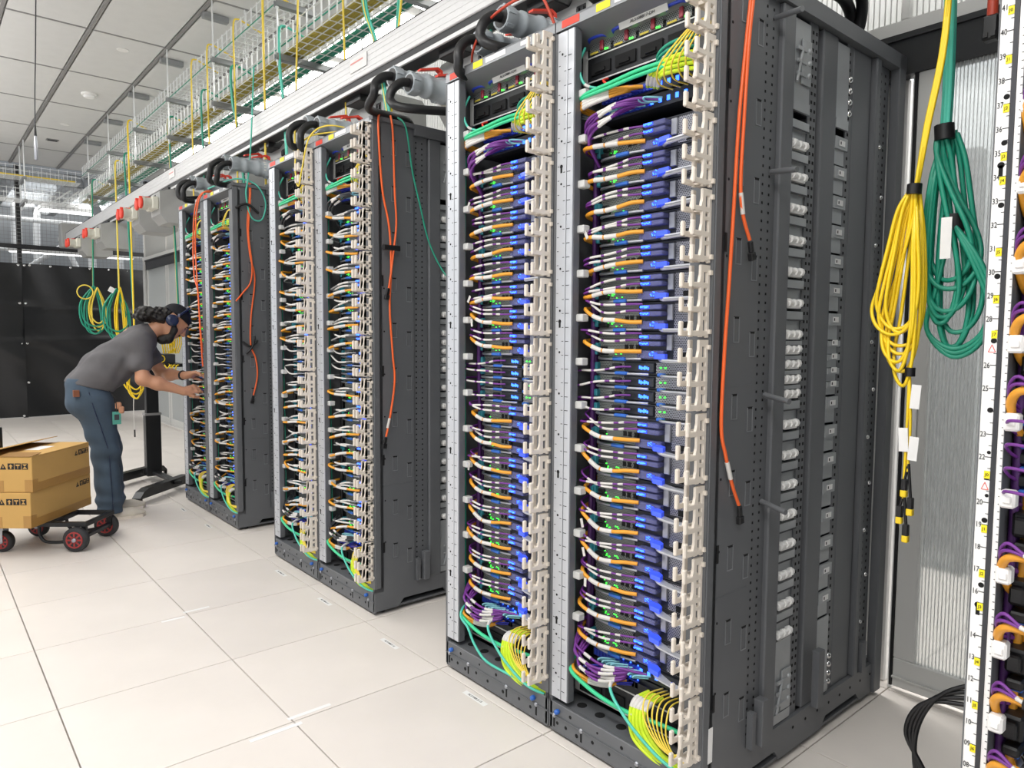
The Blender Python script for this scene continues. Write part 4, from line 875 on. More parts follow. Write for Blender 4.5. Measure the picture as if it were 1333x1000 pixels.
loose(0, 0, 'aqua_lead', 'aqua lead looping beside the roof of the back pair', 'aqua lead', [(.06, 2.3, 2.34), (.14, 2.0, 2.37), (.24, 1.895, 2.33), (.3, 1.885, 2.22), (.27, 1.88, 2.1), (.2, 1.88, 2.11), (.17, 1.885, 2.25), (.19, 1.9, 2.36), (.25, 2.0, 2.6), (.30, 2.05, 3.15)], .005, 'aqua', 'aqua leads')
loose(0, 0, 'yellow_lead', 'yellow lead hanging in a loop over the middle pair roof', 'yellow lead', [(.2, .4, 2.36), (.06, .45, 2.37), (.0, .53, 2.32), (-.01, .60, 2.18), (-.01, .64, 2.10), (-.01, .67, 2.12), (.0, .70, 2.25), (.06, .68, 2.36), (.15, .5, 2.37), (.25, .3, 2.38)], .004, 'ylw', 'yellow leads on the roofs')
loose(0, 0, 'rust_lead', 'rust coloured lead arching over the roof of the front pair far rack', 'rust lead', [(.10, -.69, 2.33), (.06, -.74, 2.38), (.04, -.84, 2.44), (.03, -.98, 2.46), (.03, -1.1, 2.45), (.02, -1.16, 2.42), (.05, -1.19, 2.33)], .005, 'redor', 'rust leads')
o = thing('rust_lead', 'rust coloured cable with black plug hanging down beside the numbered post', 'rust lead', (0, 0, 0), 0, 'rust leads', MB().tube([(.46, -2.26, 2.6), (.48, -2.27, 2.35), (.5, -2.28, 2.2)], .006, n=8).tube([(.46, -2.30, 2.6), (.48, -2.285, 2.3), (.5, -2.282, 2.2)], .005, n=8).mesh('rust_lead', K['redor']))
obj('collar', MB().cyl((.5, -2.281, 2.2), (.5, -2.281, 2.125), .012, n=12).mesh('collar', K['redor']), o)
obj('black_plug', MB().box((.484, -2.298, 2.07), (.516, -2.264, 2.13), ch=.004).box((.480, -2.294, 2.076), (.484, -2.284, 2.088)).box((.480, -2.278, 2.076), (.484, -2.268, 2.088)).mesh('black_plug', K['black']), o)
# ------------------------------------------------------------------ hanging coils in the empty bay
def coil_strands(x, y, ztop, zbot, wid, count, off, ph):
    out = []
    for q in range(count):
        a = ph+q*.5; w = wid*(.75+.25*math.sin(a*2.1)); ox = off*math.sin(a*1.3)*.02; d = .012*math.sin(a*3)
        zb_ = zbot+.05*math.sin(a*1.7)+.03*(q % 3)
        M = lambda f: ztop*f+zb_*(1-f)
        out.append([(x, y+ox*.4, ztop), (x+d, y+w*.13+ox, M(.86)), (x+d*1.5, y+w*.42+ox*.6, M(.6)), (x+d*2, y+w*.74, M(.34)), (x+d, y+w*.86, M(.18)), (x, y+w*.74, M(.06)), (x, y+w*.44, zb_-.004), (x-d, y+w*.08, zb_+.002), (x-d*1.2, y-w*.18, M(.14)), (x-d*1.2, y-w*.24, M(.38)), (x-d, y-w*.16, M(.7)), (x+.008, y-w*.06, M(.9)), (x+.004, y, ztop+.01)])
    return out
BX = .36
t = thing('green_coil', 'hanging coil of thick green cables in the empty bay, black tape around it', 'cable coil', (0, 0, 0))
for i, P in enumerate(coil_strands(.40, -2.215, 1.845, 1.385, -.11, 6, 1, .3)): obj('strand', MB().tube(P, .0062, n=6).mesh('strand', K['green']), t)
for i, P in enumerate(coil_strands(.42, -2.235, 1.84, 1.34, -.115, 3, 1, 2.1)): obj('strand', MB().tube(P, .0062, n=6).mesh('strand', K['green']), t)
for q in range(5):
    dx = .008*(q % 3)-.008; dy = .007*(q//2)-.007
    obj('riser', MB().tube([(.40+dx, -2.222+dy, 1.84), (.40+dx*1.5, -2.224+dy, 2.0), (.38+dx, -2.222+dy*1.3, 2.3), (.36+dx, -2.217+dy, 2.7), (.345, -2.213+dy, 3.2)], .0062, n=6).mesh('riser', K['aqua']), t)
obj('black_tape', MB().tube([(.40, -2.219, 1.862), (.402, -2.221, 1.825)], .0225, n=10).mesh('black_tape', K['black']), t)
obj('black_tape', MB().tube([(.405, -2.25, 1.64), (.405, -2.25, 1.60)], .024, n=10).mesh('black_tape', K['black']), t)
obj('flag_label', MB().box((-.002, -.012, -.05), (0, .012, .05)).mesh('flag_label', K['label']), t, (.37, -2.245, 1.58))
for q in range(3):
    obj('strand', MB().tube([(.39, -2.25, 1.62), (.385, -2.30-.008*q, 1.52), (.39, -2.335-.006*q, 1.42), (.40, -2.32, 1.345-.01*q), (.40, -2.26, 1.31-.01*q), (.40, -2.20, 1.36), (.40, -2.22, 1.47), (.40, -2.245, 1.6)], .006, n=6).mesh('strand', K['green']), t)
t = thing('yellow_coil', 'long hanging coil of yellow cables with dangling connectors in the empty bay', 'cable coil', (0, 0, 0))
for P in coil_strands(.335, -2.178, 1.70, 1.30, .105, 5, 1, .9): obj('strand', MB().tube(P, .0045, n=6).mesh('strand', K['ylwb']), t)
for P in coil_strands(.345, -2.186, 1.70, 1.27, .09, 4, -1, 2.6): obj('strand', MB().tube(P, .0045, n=6).mesh('strand', K['ylwb']), t)
for q in range(3):
    obj('riser', MB().tube([(.335+.004*q, -2.182, 1.69), (.345, -2.196-.004*q, 1.85), (.355, -2.222-.004*q, 2.05), (.35+.004*q, -2.231, 2.3), (.34, -2.225, 2.7), (.335, -2.22, 3.25)], .0045, n=6).mesh('riser', K['ylwb']), t)
obj('black_tie', MB().tube([(.336, -2.181, 1.715), (.336, -2.18, 1.69)], .017, n=10).mesh('black_tie', K['black']), t)
obj('black_tie', MB().tube([(.335, -2.19, 1.262), (.335, -2.19, 1.24)], .012, n=10).mesh('black_tie', K['black']), t)
for q, zt in enumerate((1.0, .93)):
    y = -2.196+.008*q
    obj('riser', MB().tube([(.335, -2.188, 1.26), (.335, y, 1.12), (.335, y+.002, zt)], .0034, n=6).mesh('riser', K['ylwb']), t)
    for e in range(2):
        yy = y+.008*(1-2*e); zz = zt-.045*e
        obj('connector', MB().tube([(.335, y, zt+.02), (.335, yy, zz-.02)], .0036, n=6).box((.328, yy-.007, zz-.05), (.342, yy+.007, zz-.02), ch=.002).mesh('connector', K['black']), t)
        obj('connector_grip', MB().box((.327, yy-.0075, zz-.066), (.343, yy+.0075, zz-.048), ch=.002).mesh('connector_grip', K['ylwb']), t)
for zz, dy in ((1.19, .012), (1.06, .012), (1.08, -.012)): obj('flag_label', MB().box((-.0015, -.011, -.03), (0, .011, .03)).mesh('flag_label', K['label']), t, (.33, -2.195+dy*-1, zz), (.1*dy*50, 0, 0))
# ------------------------------------------------------------------ busway rail with tap-off boxes and plugs
t = thing('busway_rail', 'long silver power rail running above the racks', 'power rail', (0, 0, 0))
b = MB().box((.30, -5.0, 2.69), (.40, 9.7, 2.83), ch=.004)
obj('housing', b.mesh('housing', K['alu']), t)
for z in (2.715, 2.745, 2.775, 2.80): obj('rib', MB().box((.2988, -5.0, z), (.3005, 9.7, z+.004)).mesh('rib', K['alu']), t)
obj('lower_channel', MB().box((.31, -5.0, 2.635), (.39, 9.7, 2.69)).mesh('lower_channel', K['trackd']), t, label='dark open channel under the rail')
obj('channel_lip', MB().box((.30, -5.0, 2.635), (.312, 9.7, 2.655), ch=.002).box((.388, -5.0, 2.635), (.40, 9.7, 2.655), ch=.002).mesh('channel_lip', K['alu']), t)
obj('top_seam', MB().box((.298, -5.0, 2.822), (.302, 9.7, 2.826)).mesh('top_seam', K['ink']), t)
obj('end_feed_box', MB().box((.24, 9.7, 2.62), (.52, 9.95, 2.98), ch=.012).mesh('end_feed_box', K['box']), t)
for y in (.57, 4.05): obj('rating_label', MB().box((-.0015, -.09, -.03), (0, .09, .04)).mesh('rating_label', K['label']), t, (.2965, y, 2.76)); obj('red_heading', MB().box((-.0025, -.05, .012), (-.0015, .085, .02)).mesh('red_heading', K['pink']), t, (.2965, y, 2.76))
TB = MB().prism([(.19, 2.40), (.19, 2.60), (.30, 2.635), (.52, 2.635), (.545, 2.60), (.545, 2.36), (.50, 2.33), (.25, 2.33)], 'y', -.15, .15).mesh('box_body', K['box'])
TN = MB().box((.28, -.08, 2.60), (.42, .08, 2.66), ch=.004).mesh('neck', K['black'])
BRK_ = MB().box((-.004, 0, 0), (0, .05, .055), ch=.002).box((-.012, .006, .012), (-.004, .018, .043)).box((-.012, .03, .012), (-.004, .042, .043)).mesh('breaker', K['black'])
INL = MB().box((-.055, -.05, -.055), (0, .05, .055), ch=.008).lathe((-.05, 0, 0), (-1, 0, 0), [(0, .045), (.05, .045), (.055, .05), (.075, .05)], 16).mesh('inlet', K['inlet'])
LID = MB().lathe((-.13, 0, -.01), (-1, 0, 0), [(0, .048), (.012, .05), (.02, .042)], 16).box((-.15, -.012, .03), (-.06, .012, .05), ch=.003).mesh('red_lid', K['red'])
LIDO = MB().prism([(-.09, .058), (-.09, .066), (.005, .094), (.03, .084), (.034, .06), (.024, .06), (.018, .076), (.004, .083)], 'y', -.013, .013).mesh('red_lid', K['red'])
PLUGM = MB().lathe((-.10, 0, 0), (-1, 0, 0), [(0, .058), (.035, .06), (.04, .05), (.075, .05), (.08, .053), (.095, .053), (.10, .047), (.16, .042), (.165, .046), (.18, .046), (.185, .04), (.215, .04), (.22, .045), (.262, .043)], 18)
for q in range(10): PLUGM.box((-.135, -.004, .055), (-.105, .004, .064), M=Matrix.Rotation(q*math.pi/5, 4, 'X'))
for q in range(6): PLUGM.box((-.36, -.006, .040), (-.328, .006, .047), M=Matrix.Rotation(q*math.pi/3+.3, 4, 'X'))
PLUG = PLUGM.mesh('plug_body', K['plug'])
PRING = MB().disc((-.362, 0, 0), (-1, 0, 0), .036, 16, 0, .001).mesh('plug_mouth', K['black'])
def tap(y, lab, n=2):
    t = thing('tap_off_box', lab, 'tap-off box', (0, y, 0), 0, 'grey tap-off boxes under the rail')
    obj('box_body', TB, t); obj('neck', TN, t)
    for q in range(n):
        dy = .07-.14*q
        i = obj('inlet', INL, t, (.19, dy, 2.50)); obj('red_lid', LID, i)
    for q in range(2): obj('breaker', BRK_, t, (.19, -.02, 2.53-.06*q), (0, 0, 0))
    return t
for y, l in ((4.2, 'grey tap-off box nearest the back pair, red lids shut'), (4.95, 'second grey tap-off box past the back pair, red lids shut'), (6.75, 'third grey tap-off box past the back pair, red lids shut'), (7.95, 'farthest grey tap-off box, small red lids')): tap(y, l)
def plugset(y, ys, lab, dest, zt, plab):
    """tap-off box at y with plugs (plug y, tail height) and cables to dest points on the rack roofs"""
    t = thing('tap_off_box', lab, 'tap-off box', (0, y, 0), 0, 'grey tap-off boxes under the rail')
    obj('box_body', MB().prism([(.42, 2.40), (.42, 2.60), (.44, 2.635), (.66, 2.635), (.69, 2.60), (.69, 2.36), (.64, 2.33), (.47, 2.33)], 'y', -.2, .2).mesh('box_body', K['box']), t); obj('neck', TN, t, (.06, 0, 0))
    for q in range(2): obj('breaker', BRK_, t, (.42, -.17, 2.53-.06*q))
    for k, ((py, pz), (dx, dy)) in enumerate(zip(ys, dest)):
        i = obj('inlet', INL, t, (.42, py-y, pz)); obj('red_lid', LIDO, i, (-.10, 0, 0), label='raised red lid')
        p = thing('power_plug', plab[k], 'power plug', (.42, py, pz), 0, 'grey power plugs'); obj('plug_body', PLUG, p, (.03, 0, 0)); obj('plug_mouth', PRING, p, (.03, 0, 0))
        x0 = .09
        obj('supply_cable', MB().tube([(x0-.42+.03, 0, 0), (x0-.42-.03, .005, -.002), (x0-.42-.075, .01, -.04), (x0-.42-.085, .008, -.09), (x0-.42-.05, (dy-py)*.4, -.13), (dx-.42-.06, (dy-py)*.8, min(-.10, zt-pz+.05)), (dx-.42, dy-py, zt-pz)], .0185, n=10).mesh('supply_cable', K['black']), p)
    return t
plugset(-.19, ((-.116, 2.463), (-.255, 2.40)), 'grey tap-off box above the gap before the front pair', ((.35, .14), (.40, -.42)), 2.33, ('upper grey plug over the gap between front and middle pair', 'lower grey plug over the gap between front and middle pair'))
plugset(.72, ((.78, 2.455), (.64, 2.42)), 'grey tap-off box above the middle pair far rack', ((.3, .8), (.32, .72)), 2.33, ('upper grey plug over the middle pair', 'lower grey plug over the middle pair'))
plugset(2.0, ((2.07, 2.49), (1.93, 2.45)), 'grey tap-off box above the back pair near rack', ((.3, 2.3), (.34, 2.1)), 2.33, ('upper grey plug over the back pair near rack', 'lower grey plug over the back pair near rack'))
plugset(2.75, ((2.81, 2.47), (2.68, 2.44)), 'grey tap-off box above the back pair far rack', ((.3, 2.8), (.34, 2.75)), 2.33, ('upper grey plug over the back pair far rack', 'lower grey plug over the back pair far rack'))
plugset(-.80, ((-.735, 2.43), (-.87, 2.47)), 'grey tap-off box above the front pair far rack', ((.34, -.68), (.38, -.98)), 2.335, ('lower grey plug over the front pair far rack', 'upper grey plug over the front pair far rack, cable across its end'))
plugset(-1.47, ((-1.40, 2.62-.12), (-1.54, 2.50)), 'grey tap-off box above the front pair near rack, mostly out of frame', ((.30, -1.28), (.34, -1.5)), 2.335, ('left grey plug over the front pair near rack', 'right grey plug over the front pair near rack'))
for q in range(2):
    loose(0, 0, 'roof_cable', '%s thick black cable looping over the rear roof of the nearest rack' % ('inner', 'outer')[q], 'roof cable', [(.62, -1.50, 2.55+.03*q), (.72, -1.62-.03*q, 2.50+.03*q), (.86, -1.70-.03*q, 2.50+.03*q), (1.0, -1.69-.04*q, 2.49+.03*q), (1.055, -1.67-.03*q, 2.43), (1.02, -1.66, 2.36), (.9, -1.65, 2.345), (.7, -1.6+.05*q, 2.345)], .02, 'black', 'black roof cables', n=10)
# ------------------------------------------------------------------ wire cable trays and their hangers
def basket(name, lab, x0, x1, z0, h, y0, y1, axis='y', rside=True):
    t = thing(name, lab, 'cable tray', (0, 0, 0), 0, 'wire cable trays under the ceiling')
    W_ = .0024; long = MB(); n = max(2, int((x1-x0)/.048)); rods = []
    for q in range(n+1): rods.append((x0+(x1-x0)*q/n, z0))
    for z in (z0+h*.5, z0+h): rods.append((x0, z)); rods += [(x1, z)] if rside else []
    P = (lambda a, b, z: (a, b, z)) if axis == 'y' else (lambda a, b, z: (b, a, z))
    lr = [obj('long_wire', MB().box(*[tuple(map(f, zip(P(a-W_, y0, z-W_), P(a+W_, y1, z+W_)))) for f in (min, max)]).mesh('long_wire', K['wire']), t) for a, z in rods]
    cm = MB()
    for a0, a1, za, zb2 in ((x0, x1, z0-.006, z0-.001), (x0-.003, x0+.002, z0, z0+h+.012)) + (((x1-.002, x1+.003, z0, z0+h+.012),) if rside else ()):
        cm.box(*[tuple(map(f, zip(P(a0-(.002 if zb2 > z0 else 0), -W_, za), P(a1+(.002 if zb2 > z0 else 0), W_, zb2)))) for f in (min, max)])
    cme = cm.mesh('cross_wire', K['wire']); L = y1-y0; n = int(L/.1)
    near = []; farb = MB()
    for q in range(n+1):
        y = y0+q*.1
        if q < 140: obj('cross_wire', cme, t, P(0, y, 0))
    return t
UZ, LZ = 3.475, 3.14
basket('cable_tray', 'upper narrow wire cable tray running along the row', .345, .54, UZ, .12, -1.5, 8.6)
basket('cable_tray', 'lower wire cable tray along the row, filled with olive cables', .345, .62, LZ, .145, -2.6, 8.8)
basket('cable_tray', 'upper cross tray at the far end, one thin yellow cable in it', 8.75, 9.05, 3.42, .14, -2.6, .36, 'x')
basket('cable_tray', 'lower cross tray at the far end, below the other cross tray', 8.75, 9.1, 3.12, .14, -2.6, .36, 'x')
for y in (9.0,):
    for q in range(2): obj('tray_brace', MB().cyl((.02+.12*q, 9.0, 3.14), (.32+.1*q, 9.3, 3.40), .012, n=6).mesh('tray_brace', K['wire']), bpy.data.objects['cable_tray.003'])
for q in range(6):
    loose(0, 0, 'olive_cable', '%s olive cable from the left, lying in the lower wire tray' % ORD[q], 'olive cable', [(.37+.022*q, -2.6, LZ+.018+.006*(q % 2)), (.372+.022*q, 1, LZ+.018), (.37+.02*q, 4, LZ+.02), (.37+.022*q, 8.7, LZ+.018)], .013, 'olive', 'olive cables in the lower tray')
for q in range(3):
    loose(0, 0, 'green_cable', '%s dark green cable from the left, along the right edge of the lower tray' % ORD[q], 'green cable', [(.56+.024*q, -2.6, LZ+.02), (.565+.024*q, 1, LZ+.016), (.56+.024*q, 5, LZ+.02), (.565+.02*q, 8.7, LZ+.018)], .014, 'green', 'green cables in the lower tray')
loose(0, 0, 'green_cable', 'thin green cable along the top of the lower tray side', 'green cable', [(.35, -2.6, LZ+.06), (.352, 0, LZ+.055), (.35, 3, LZ+.06), (.352, 8.6, LZ+.056)], .005, 'green', 'thin green tray cables')
loose(0, 0, 'green_cable', 'thin green cable along the bottom edge of the upper tray side', 'green cable', [(.338, -1.5, UZ+.008), (.336, 1, UZ+.008), (.338, 8.5, UZ+.008)], .004, 'green', 'thin green tray cables')
loose(0, 0, 'yellow_cable', 'thin yellow cable in the upper cross tray at the far end', 'yellow cable', [(-2.5, 8.78, 3.44), (-.4, 8.78, 3.435), (.3, 8.8, 3.44)], .012, 'ylw', 'yellow tray cables')
SM = MB().box((.30, -.02, -.04), (.95, .02, -.036)).box((.30, -.02, -.04), (.95, -.016, -.001)).box((.30, .016, -.04), (.95, .02, -.001)).mesh('strut_channel', K['strut'])
SMU = MB().box((.30, -.02, -.04), (.58, .02, -.036)).box((.30, -.02, -.04), (.58, -.016, -.001)).box((.30, .016, -.04), (.58, .02, -.001)).mesh('strut_channel', K['strut'])
for k in range(7):
    y = CY0+(k-3)*1.25+.02
    t = thing('tray_hanger', '%s threaded-rod hanger from the front, carrying both wire trays' % ORD[k], 'hanger', (0, y, 0), 0, 'tray hangers')
    obj('strut_channel', SM, t, (0, 0, LZ-.004)); obj('strut_channel', SMU, t, (0, 0, UZ-.006))
    for x, z1 in ((.315, LZ-.08), (.565, UZ-.08), (.92, LZ-.08)):
        obj('threaded_rod', MB().cyl((x, 0, z1), (x, 0, CZ), .006, n=6).mesh('threaded_rod', K['wire']), t)
    for x, z1 in ((.315, LZ), (.315, UZ), (.565, UZ), (.92, LZ)): obj('nut', MB().cyl((x, 0, z1-.055), (x, 0, z1-.042), .012, n=6).mesh('nut', K['wire']), t)
    obj('ceiling_bracket', MB().box((.32, -.03, CZ-.05), (.52, .03, CZ-.004), ch=.004).mesh('ceiling_bracket', K['strut']), t, (.0, .25, 0))
for k, x in enumerate((-.30, -1.6)):
    t = thing('tray_hanger', '%s rod hanger of the cross trays at the far end' % ('nearer', 'farther left')[k], 'hanger', (x, 0, 0), 0, 'cross tray hangers')
    for y in (8.70, 9.14): obj('threaded_rod', MB().cyl((0, y, 3.02), (0, y, CZ), .008, n=6).mesh('threaded_rod', K['wire']), t)
    for z in (3.415, 3.115): obj('strut_channel', MB().box((-.02, 8.66, z-.04), (.02, 9.18, z-.003)).mesh('strut_channel', K['strut']), t)
# ------------------------------------------------------------------ cables dropping from the trays
def drop(name, lab, cat, m, y, ztop, zend, dx=0.0, dy=0.0, r=.006, lx=.335, bun=1, over=True):
    t = thing(name, lab, cat, (0, y, 0), 0, 'cables dropping from the trays')
    for q in range(bun):
        o = .011*q
        P = ([(lx+.16, -.13, ztop-.09), (lx+.06, -.04, ztop-.01), (lx+.02, o, ztop+.02)] if over else [])+[(lx-.012, o, ztop-.02), (lx-.014+dx*.1, o+dy*.1, ztop-.25), (lx-.012+dx*.5, o*.6+dy*.45, ztop*.5+zend*.5), (lx-.01+dx, o+dy, zend)]
        obj('strand', MB().tube(P, r, n=6).mesh('strand', K[m[q % len(m)]]), t)
    return t
UT, LT = UZ+.13, LZ+.155
D = [('yellow_drop', 'pale yellow', ['ylw'], 3.5, UT, 2.42, .0, .03, 1), ('green_drop', 'green', ['green'], 3.25, LT, 2.4, .02, .05, 2), ('yellow_drop', 'yellow', ['ylw'], 2.49, UT, 2.36, .0, -.02, 1), ('yellow_drop', 'yellow', ['ylw'], 3.09, UT, 2.38, .0, .0, 1), ('yellow_drop', 'yellow', ['ylw'], 1.92, UT, 2.36, .02, .06, 2),
     ('yellow_drop', 'yellow', ['ylw'], 1.36, UT, 2.36, .02, .16, 1), ('green_drop', 'aqua', ['aqua'], 1.66, LT, 2.35, .02, -.06, 3), ('green_drop', 'green', ['green', 'aqua'], 2.55, LT, 2.36, .05, -.1, 3),
     ('yellow_drop', 'yellow', ['ylw'], .80, UT, 2.36, .04, .04, 1), ('mixed_drop', 'aqua', ['aqua', 'green', 'ylw'], .55, LT, 2.36, .05, -.2, 4), ('mixed_drop', 'aqua and yellow', ['ylw', 'aqua', 'green', 'aqua'], .15, LT, 2.34, .08, .3, 4),
     ('yellow_drop', 'yellow', ['ylw'], -.05, UT, 1.9, .3, .1, 1), ('mixed_drop', 'aqua and yellow', ['aqua', 'ylw', 'green'], -.46, LT, 2.0, .1, .02, 3)]
for k, (nm, cl, m, y, zt, ze, dx, dy, bn) in enumerate(D):
    drop(nm, '%s of the bundles dropping from the trays to the rack roofs, %s' % (ORD[k], cl), 'drop cable', m, y, zt, ze, dx, dy, bun=bn, r=.0065)
def small_coil(cx, y, ztop, zbot, w, m, t, n=4, r=.008):
    for q in range(n):
        a = q*1.3; ww = w*(.7+.3*math.sin(a)); zb_ = zbot+.05*(q % 3)
        obj('loop', MB().tube([(cx, y, ztop), (cx-ww*.5, y+.01*q, ztop*.6+zb_*.4), (cx-ww*.45, y, zb_+.08), (cx, y-.012*q, zb_), (cx+ww*.45, y, zb_+.09), (cx+ww*.4, y+.01*q, ztop*.6+zb_*.4), (cx+.004, y, ztop-.01)], r, n=6).mesh('loop', K[m]), t)
t = drop('coiled_drop', 'green and yellow cables coiled in front of the sheeting, leftmost of the hanging coils', 'drop cable', ['green', 'ylw'], 7.75, LT, 1.95, -.02, .05, bun=2, r=.009)
small_coil(.31, .05, 1.95, 1.32, .32, 'green', t, 4, .011); small_coil(.35, .04, 1.93, 1.36, .2, 'ylw', t, 3, .009)
obj('loop', MB().tube([(.20+.09*math.cos(a*.785), .0, 1.86+.09*math.sin(a*.785)) for a in range(8)], .008, n=6, closed=True, sub=3).mesh('loop', K['ylw']), t)
t = drop('coiled_drop', 'yellow and green coil right of the leftmost hanging coil', 'drop cable', ['ylw', 'ylw', 'green'], 6.4, LT, 1.85, .0, .02, bun=3, r=.008)
small_coil(.30, .03, 1.85, 1.25, .28, 'green', t, 4, .010); small_coil(.335, .02, 1.87, 1.2, .12, 'ylwb', t, 4, .008)
obj('flag_label', MB().box((-.03, -.002, -.03), (.03, 0, .03)).mesh('flag_label', K['label']), t, (.24, -.01, 1.83), (0, .5, 0))
t = drop('coiled_drop', 'green strands hanging behind the head of the stooping person', 'drop cable', ['green', 'green'], 5.95, LT, 1.30, .05, .0, bun=2, r=.009)
t = drop('coiled_drop', 'single long yellow cable with a low coil behind the stooping person', 'drop cable', ['ylwb', 'ylw'], 5.75, UT, .98, -.02, -.1, bun=2, r=.008)
small_coil(.30, -.1, .98, .62, .22, 'ylwb', t, 4, .008)
obj('tail', MB().tube([(.28, -.1, .66), (.27, -.11, .5), (.275, -.11, .28)], .004, n=6).mesh('tail', K['sleeve']), t)
obj('tail_end', MB().cyl((.275, -.11, .28), (.275, -.11, .2), .008, n=8).mesh('tail_end', K['black']), t)
t = drop('coiled_drop', 'dark green and yellow cables hanging left of the back pair', 'drop cable', ['green', 'dgrey', 'ylw'], 4.2, LT, 1.3, .06, .05, bun=3, r=.008)
# ------------------------------------------------------------------ the stooping person: smooth surfaces from blended limbs
def sdf_mesh(name, prims, m, res=.006, k=.03, cuts=(), folds=None):
    pts = []
    for p in prims:
        if p[0] == 'c': pts += [np.array(p[1])-max(p[3], p[4]), np.array(p[1])+max(p[3], p[4]), np.array(p[2])-max(p[3], p[4]), np.array(p[2])+max(p[3], p[4])]
        else: pts += [np.array(p[1])-max(p[2]), np.array(p[1])+max(p[2])]
    lo = np.min(pts, 0)-.03; hi = np.max(pts, 0)+.03
    n = np.ceil((hi-lo)/res).astype(int)+1
    ax = [lo[i]+res*np.arange(n[i]) for i in range(3)]
    D = np.full(n, 1.0, np.float32)
    for p in prims:
        if p[0] == 'c': a, b = np.array(p[1], float), np.array(p[2], float); r = max(p[3], p[4]); l = np.minimum(a, b)-r-.05; h = np.maximum(a, b)+r+.05
        else: c = np.array(p[1], float); r = max(p[2]); l = c-r-.05; h = c+r+.05
        i0 = np.maximum(((l-lo)/res).astype(int), 0); i1 = np.minimum(((h-lo)/res).astype(int)+2, n)
        X, Y, Z = np.meshgrid(*[ax[i][i0[i]:i1[i]] for i in range(3)], indexing='ij')
        if p[0] == 'c':
            d = b-a; L = max(d@d, 1e-9)
            t = np.clip(((X-a[0])*d[0]+(Y-a[1])*d[1]+(Z-a[2])*d[2])/L, 0, 1)
            v = np.sqrt((X-a[0]-t*d[0])**2+(Y-a[1]-t*d[1])**2+(Z-a[2]-t*d[2])**2)-(p[3]+(p[4]-p[3])*t); kk = p[5] if len(p) > 5 else k
        else:
            R = np.array(p[3]) if len(p) > 3 and p[3] is not None else np.eye(3)      # rows: local axes
            q = [(X-c[0])*R[i][0]+(Y-c[1])*R[i][1]+(Z-c[2])*R[i][2] for i in range(3)]
            s = np.sqrt(sum((q[i]/p[2][i])**2 for i in range(3)))
            v = (s-1)*min(p[2])*.6+(s-1)*np.mean(p[2])*.4; kk = p[4] if len(p) > 4 else k
        S = D[i0[0]:i1[0], i0[1]:i1[1], i0[2]:i1[2]]
        hh = np.clip(.5+.5*(S-v)/kk, 0, 1); D[i0[0]:i1[0], i0[1]:i1[1], i0[2]:i1[2]] = S+(v-S)*hh-kk*hh*(1-hh)
    if folds or cuts:
        X, Y, Z = np.meshgrid(*ax, indexing='ij')
        if folds: D += folds(X, Y, Z).astype(np.float32)
        for pt, nr in cuts: D = np.maximum(D, ((X-pt[0])*nr[0]+(Y-pt[1])*nr[1]+(Z-pt[2])*nr[2]).astype(np.float32))
    B = D < 0
    c8 = [B[i:n[0]-1+i, j:n[1]-1+j, q:n[2]-1+q] for i in (0, 1) for j in (0, 1) for q in (0, 1)]
    sm_ = sum(c.astype(np.int8) for c in c8); act = (sm_ > 0) & (sm_ < 8)
    ids = np.full(act.shape, -1, np.int64); I = np.argwhere(act); ids[act] = np.arange(len(I))
    acc = np.zeros((len(I), 3)); cnt = np.zeros(len(I)); cor = [(i, j, q) for i in (0, 1) for j in (0, 1) for q in (0, 1)]
    val = [D[I[:, 0]+c[0], I[:, 1]+c[1], I[:, 2]+c[2]] for c in cor]
    for a in range(8):
        for b in range(a+1, 8):
            if sum(abs(cor[a][i]-cor[b][i]) for i in range(3)) == 1:
                va, vb = val[a], val[b]; mk = (va < 0) != (vb < 0); t = np.where(mk, va/np.where(mk, va-vb, 1), 0)
                ps = np.array(cor[a])+t[:, None]*(np.array(cor[b])-np.array(cor[a])); acc[mk] += ps[mk]; cnt[mk] += 1
    V = lo+(I+acc/cnt[:, None])*res; F = []
    for d in range(3):
        e, f_ = (d+1) % 3, (d+2) % 3
        s0 = [slice(None)]*3; s1 = [slice(None)]*3; s0[d] = slice(0, n[d]-1); s1[d] = slice(1, n[d])
        ch = B[tuple(s0)] != B[tuple(s1)]; E_ = np.argwhere(ch)
        ok = (E_[:, e] > 0) & (E_[:, f_] > 0) & (E_[:, e] < n[e]-1) & (E_[:, f_] < n[f_]-1); E_ = E_[ok]
        ins = B[tuple(s0)][E_[:, 0], E_[:, 1], E_[:, 2]]; q = []
        for oe, of in ((0, 0), (1, 0), (1, 1), (0, 1)):
            c = E_.copy(); c[:, e] -= oe; c[:, f_] -= of; q.append(ids[c[:, 0], c[:, 1], c[:, 2]])
        q = np.stack(q, 1); q[~ins] = q[~ins][:, ::-1]; F.append(q)
    F = np.concatenate(F); F = F[:, ::-1] if False else F
    me = bpy.data.meshes.new(name); me.from_pydata(V.tolist(), [], F.tolist()); me.materials.append(m)
    me.polygons.foreach_set('use_smooth', [True]*len(me.polygons)); me.update(); return me
PB = Vector((-.45, 2.86, 0))
per = thing('person', 'person in a charcoal t-shirt and jeans stooping to plug cables into the back rack', 'person', PB)
Vn = lambda *a: np.array(a, float)
def nrm(v): return v/np.linalg.norm(v)
hc = Vn(-.055, 2.80, 1.412); fd = nrm(Vn(.68, -.06, -.73)); ud = nrm(Vn(.73, 0, .68)); ud = nrm(ud-fd*(ud@fd)); sd = np.cross(ud, fd)   # sd: towards +y or -y
if sd[1] < 0: sd = -sd
HR = [fd, sd, ud]
H = lambda f, s, u: hc+fd*f+sd*s+ud*u
shN, elN, wrN = Vn(-.327, 2.655, 1.268), Vn(-.325, 2.585, 1.012), Vn(-.062, 2.55, .915)
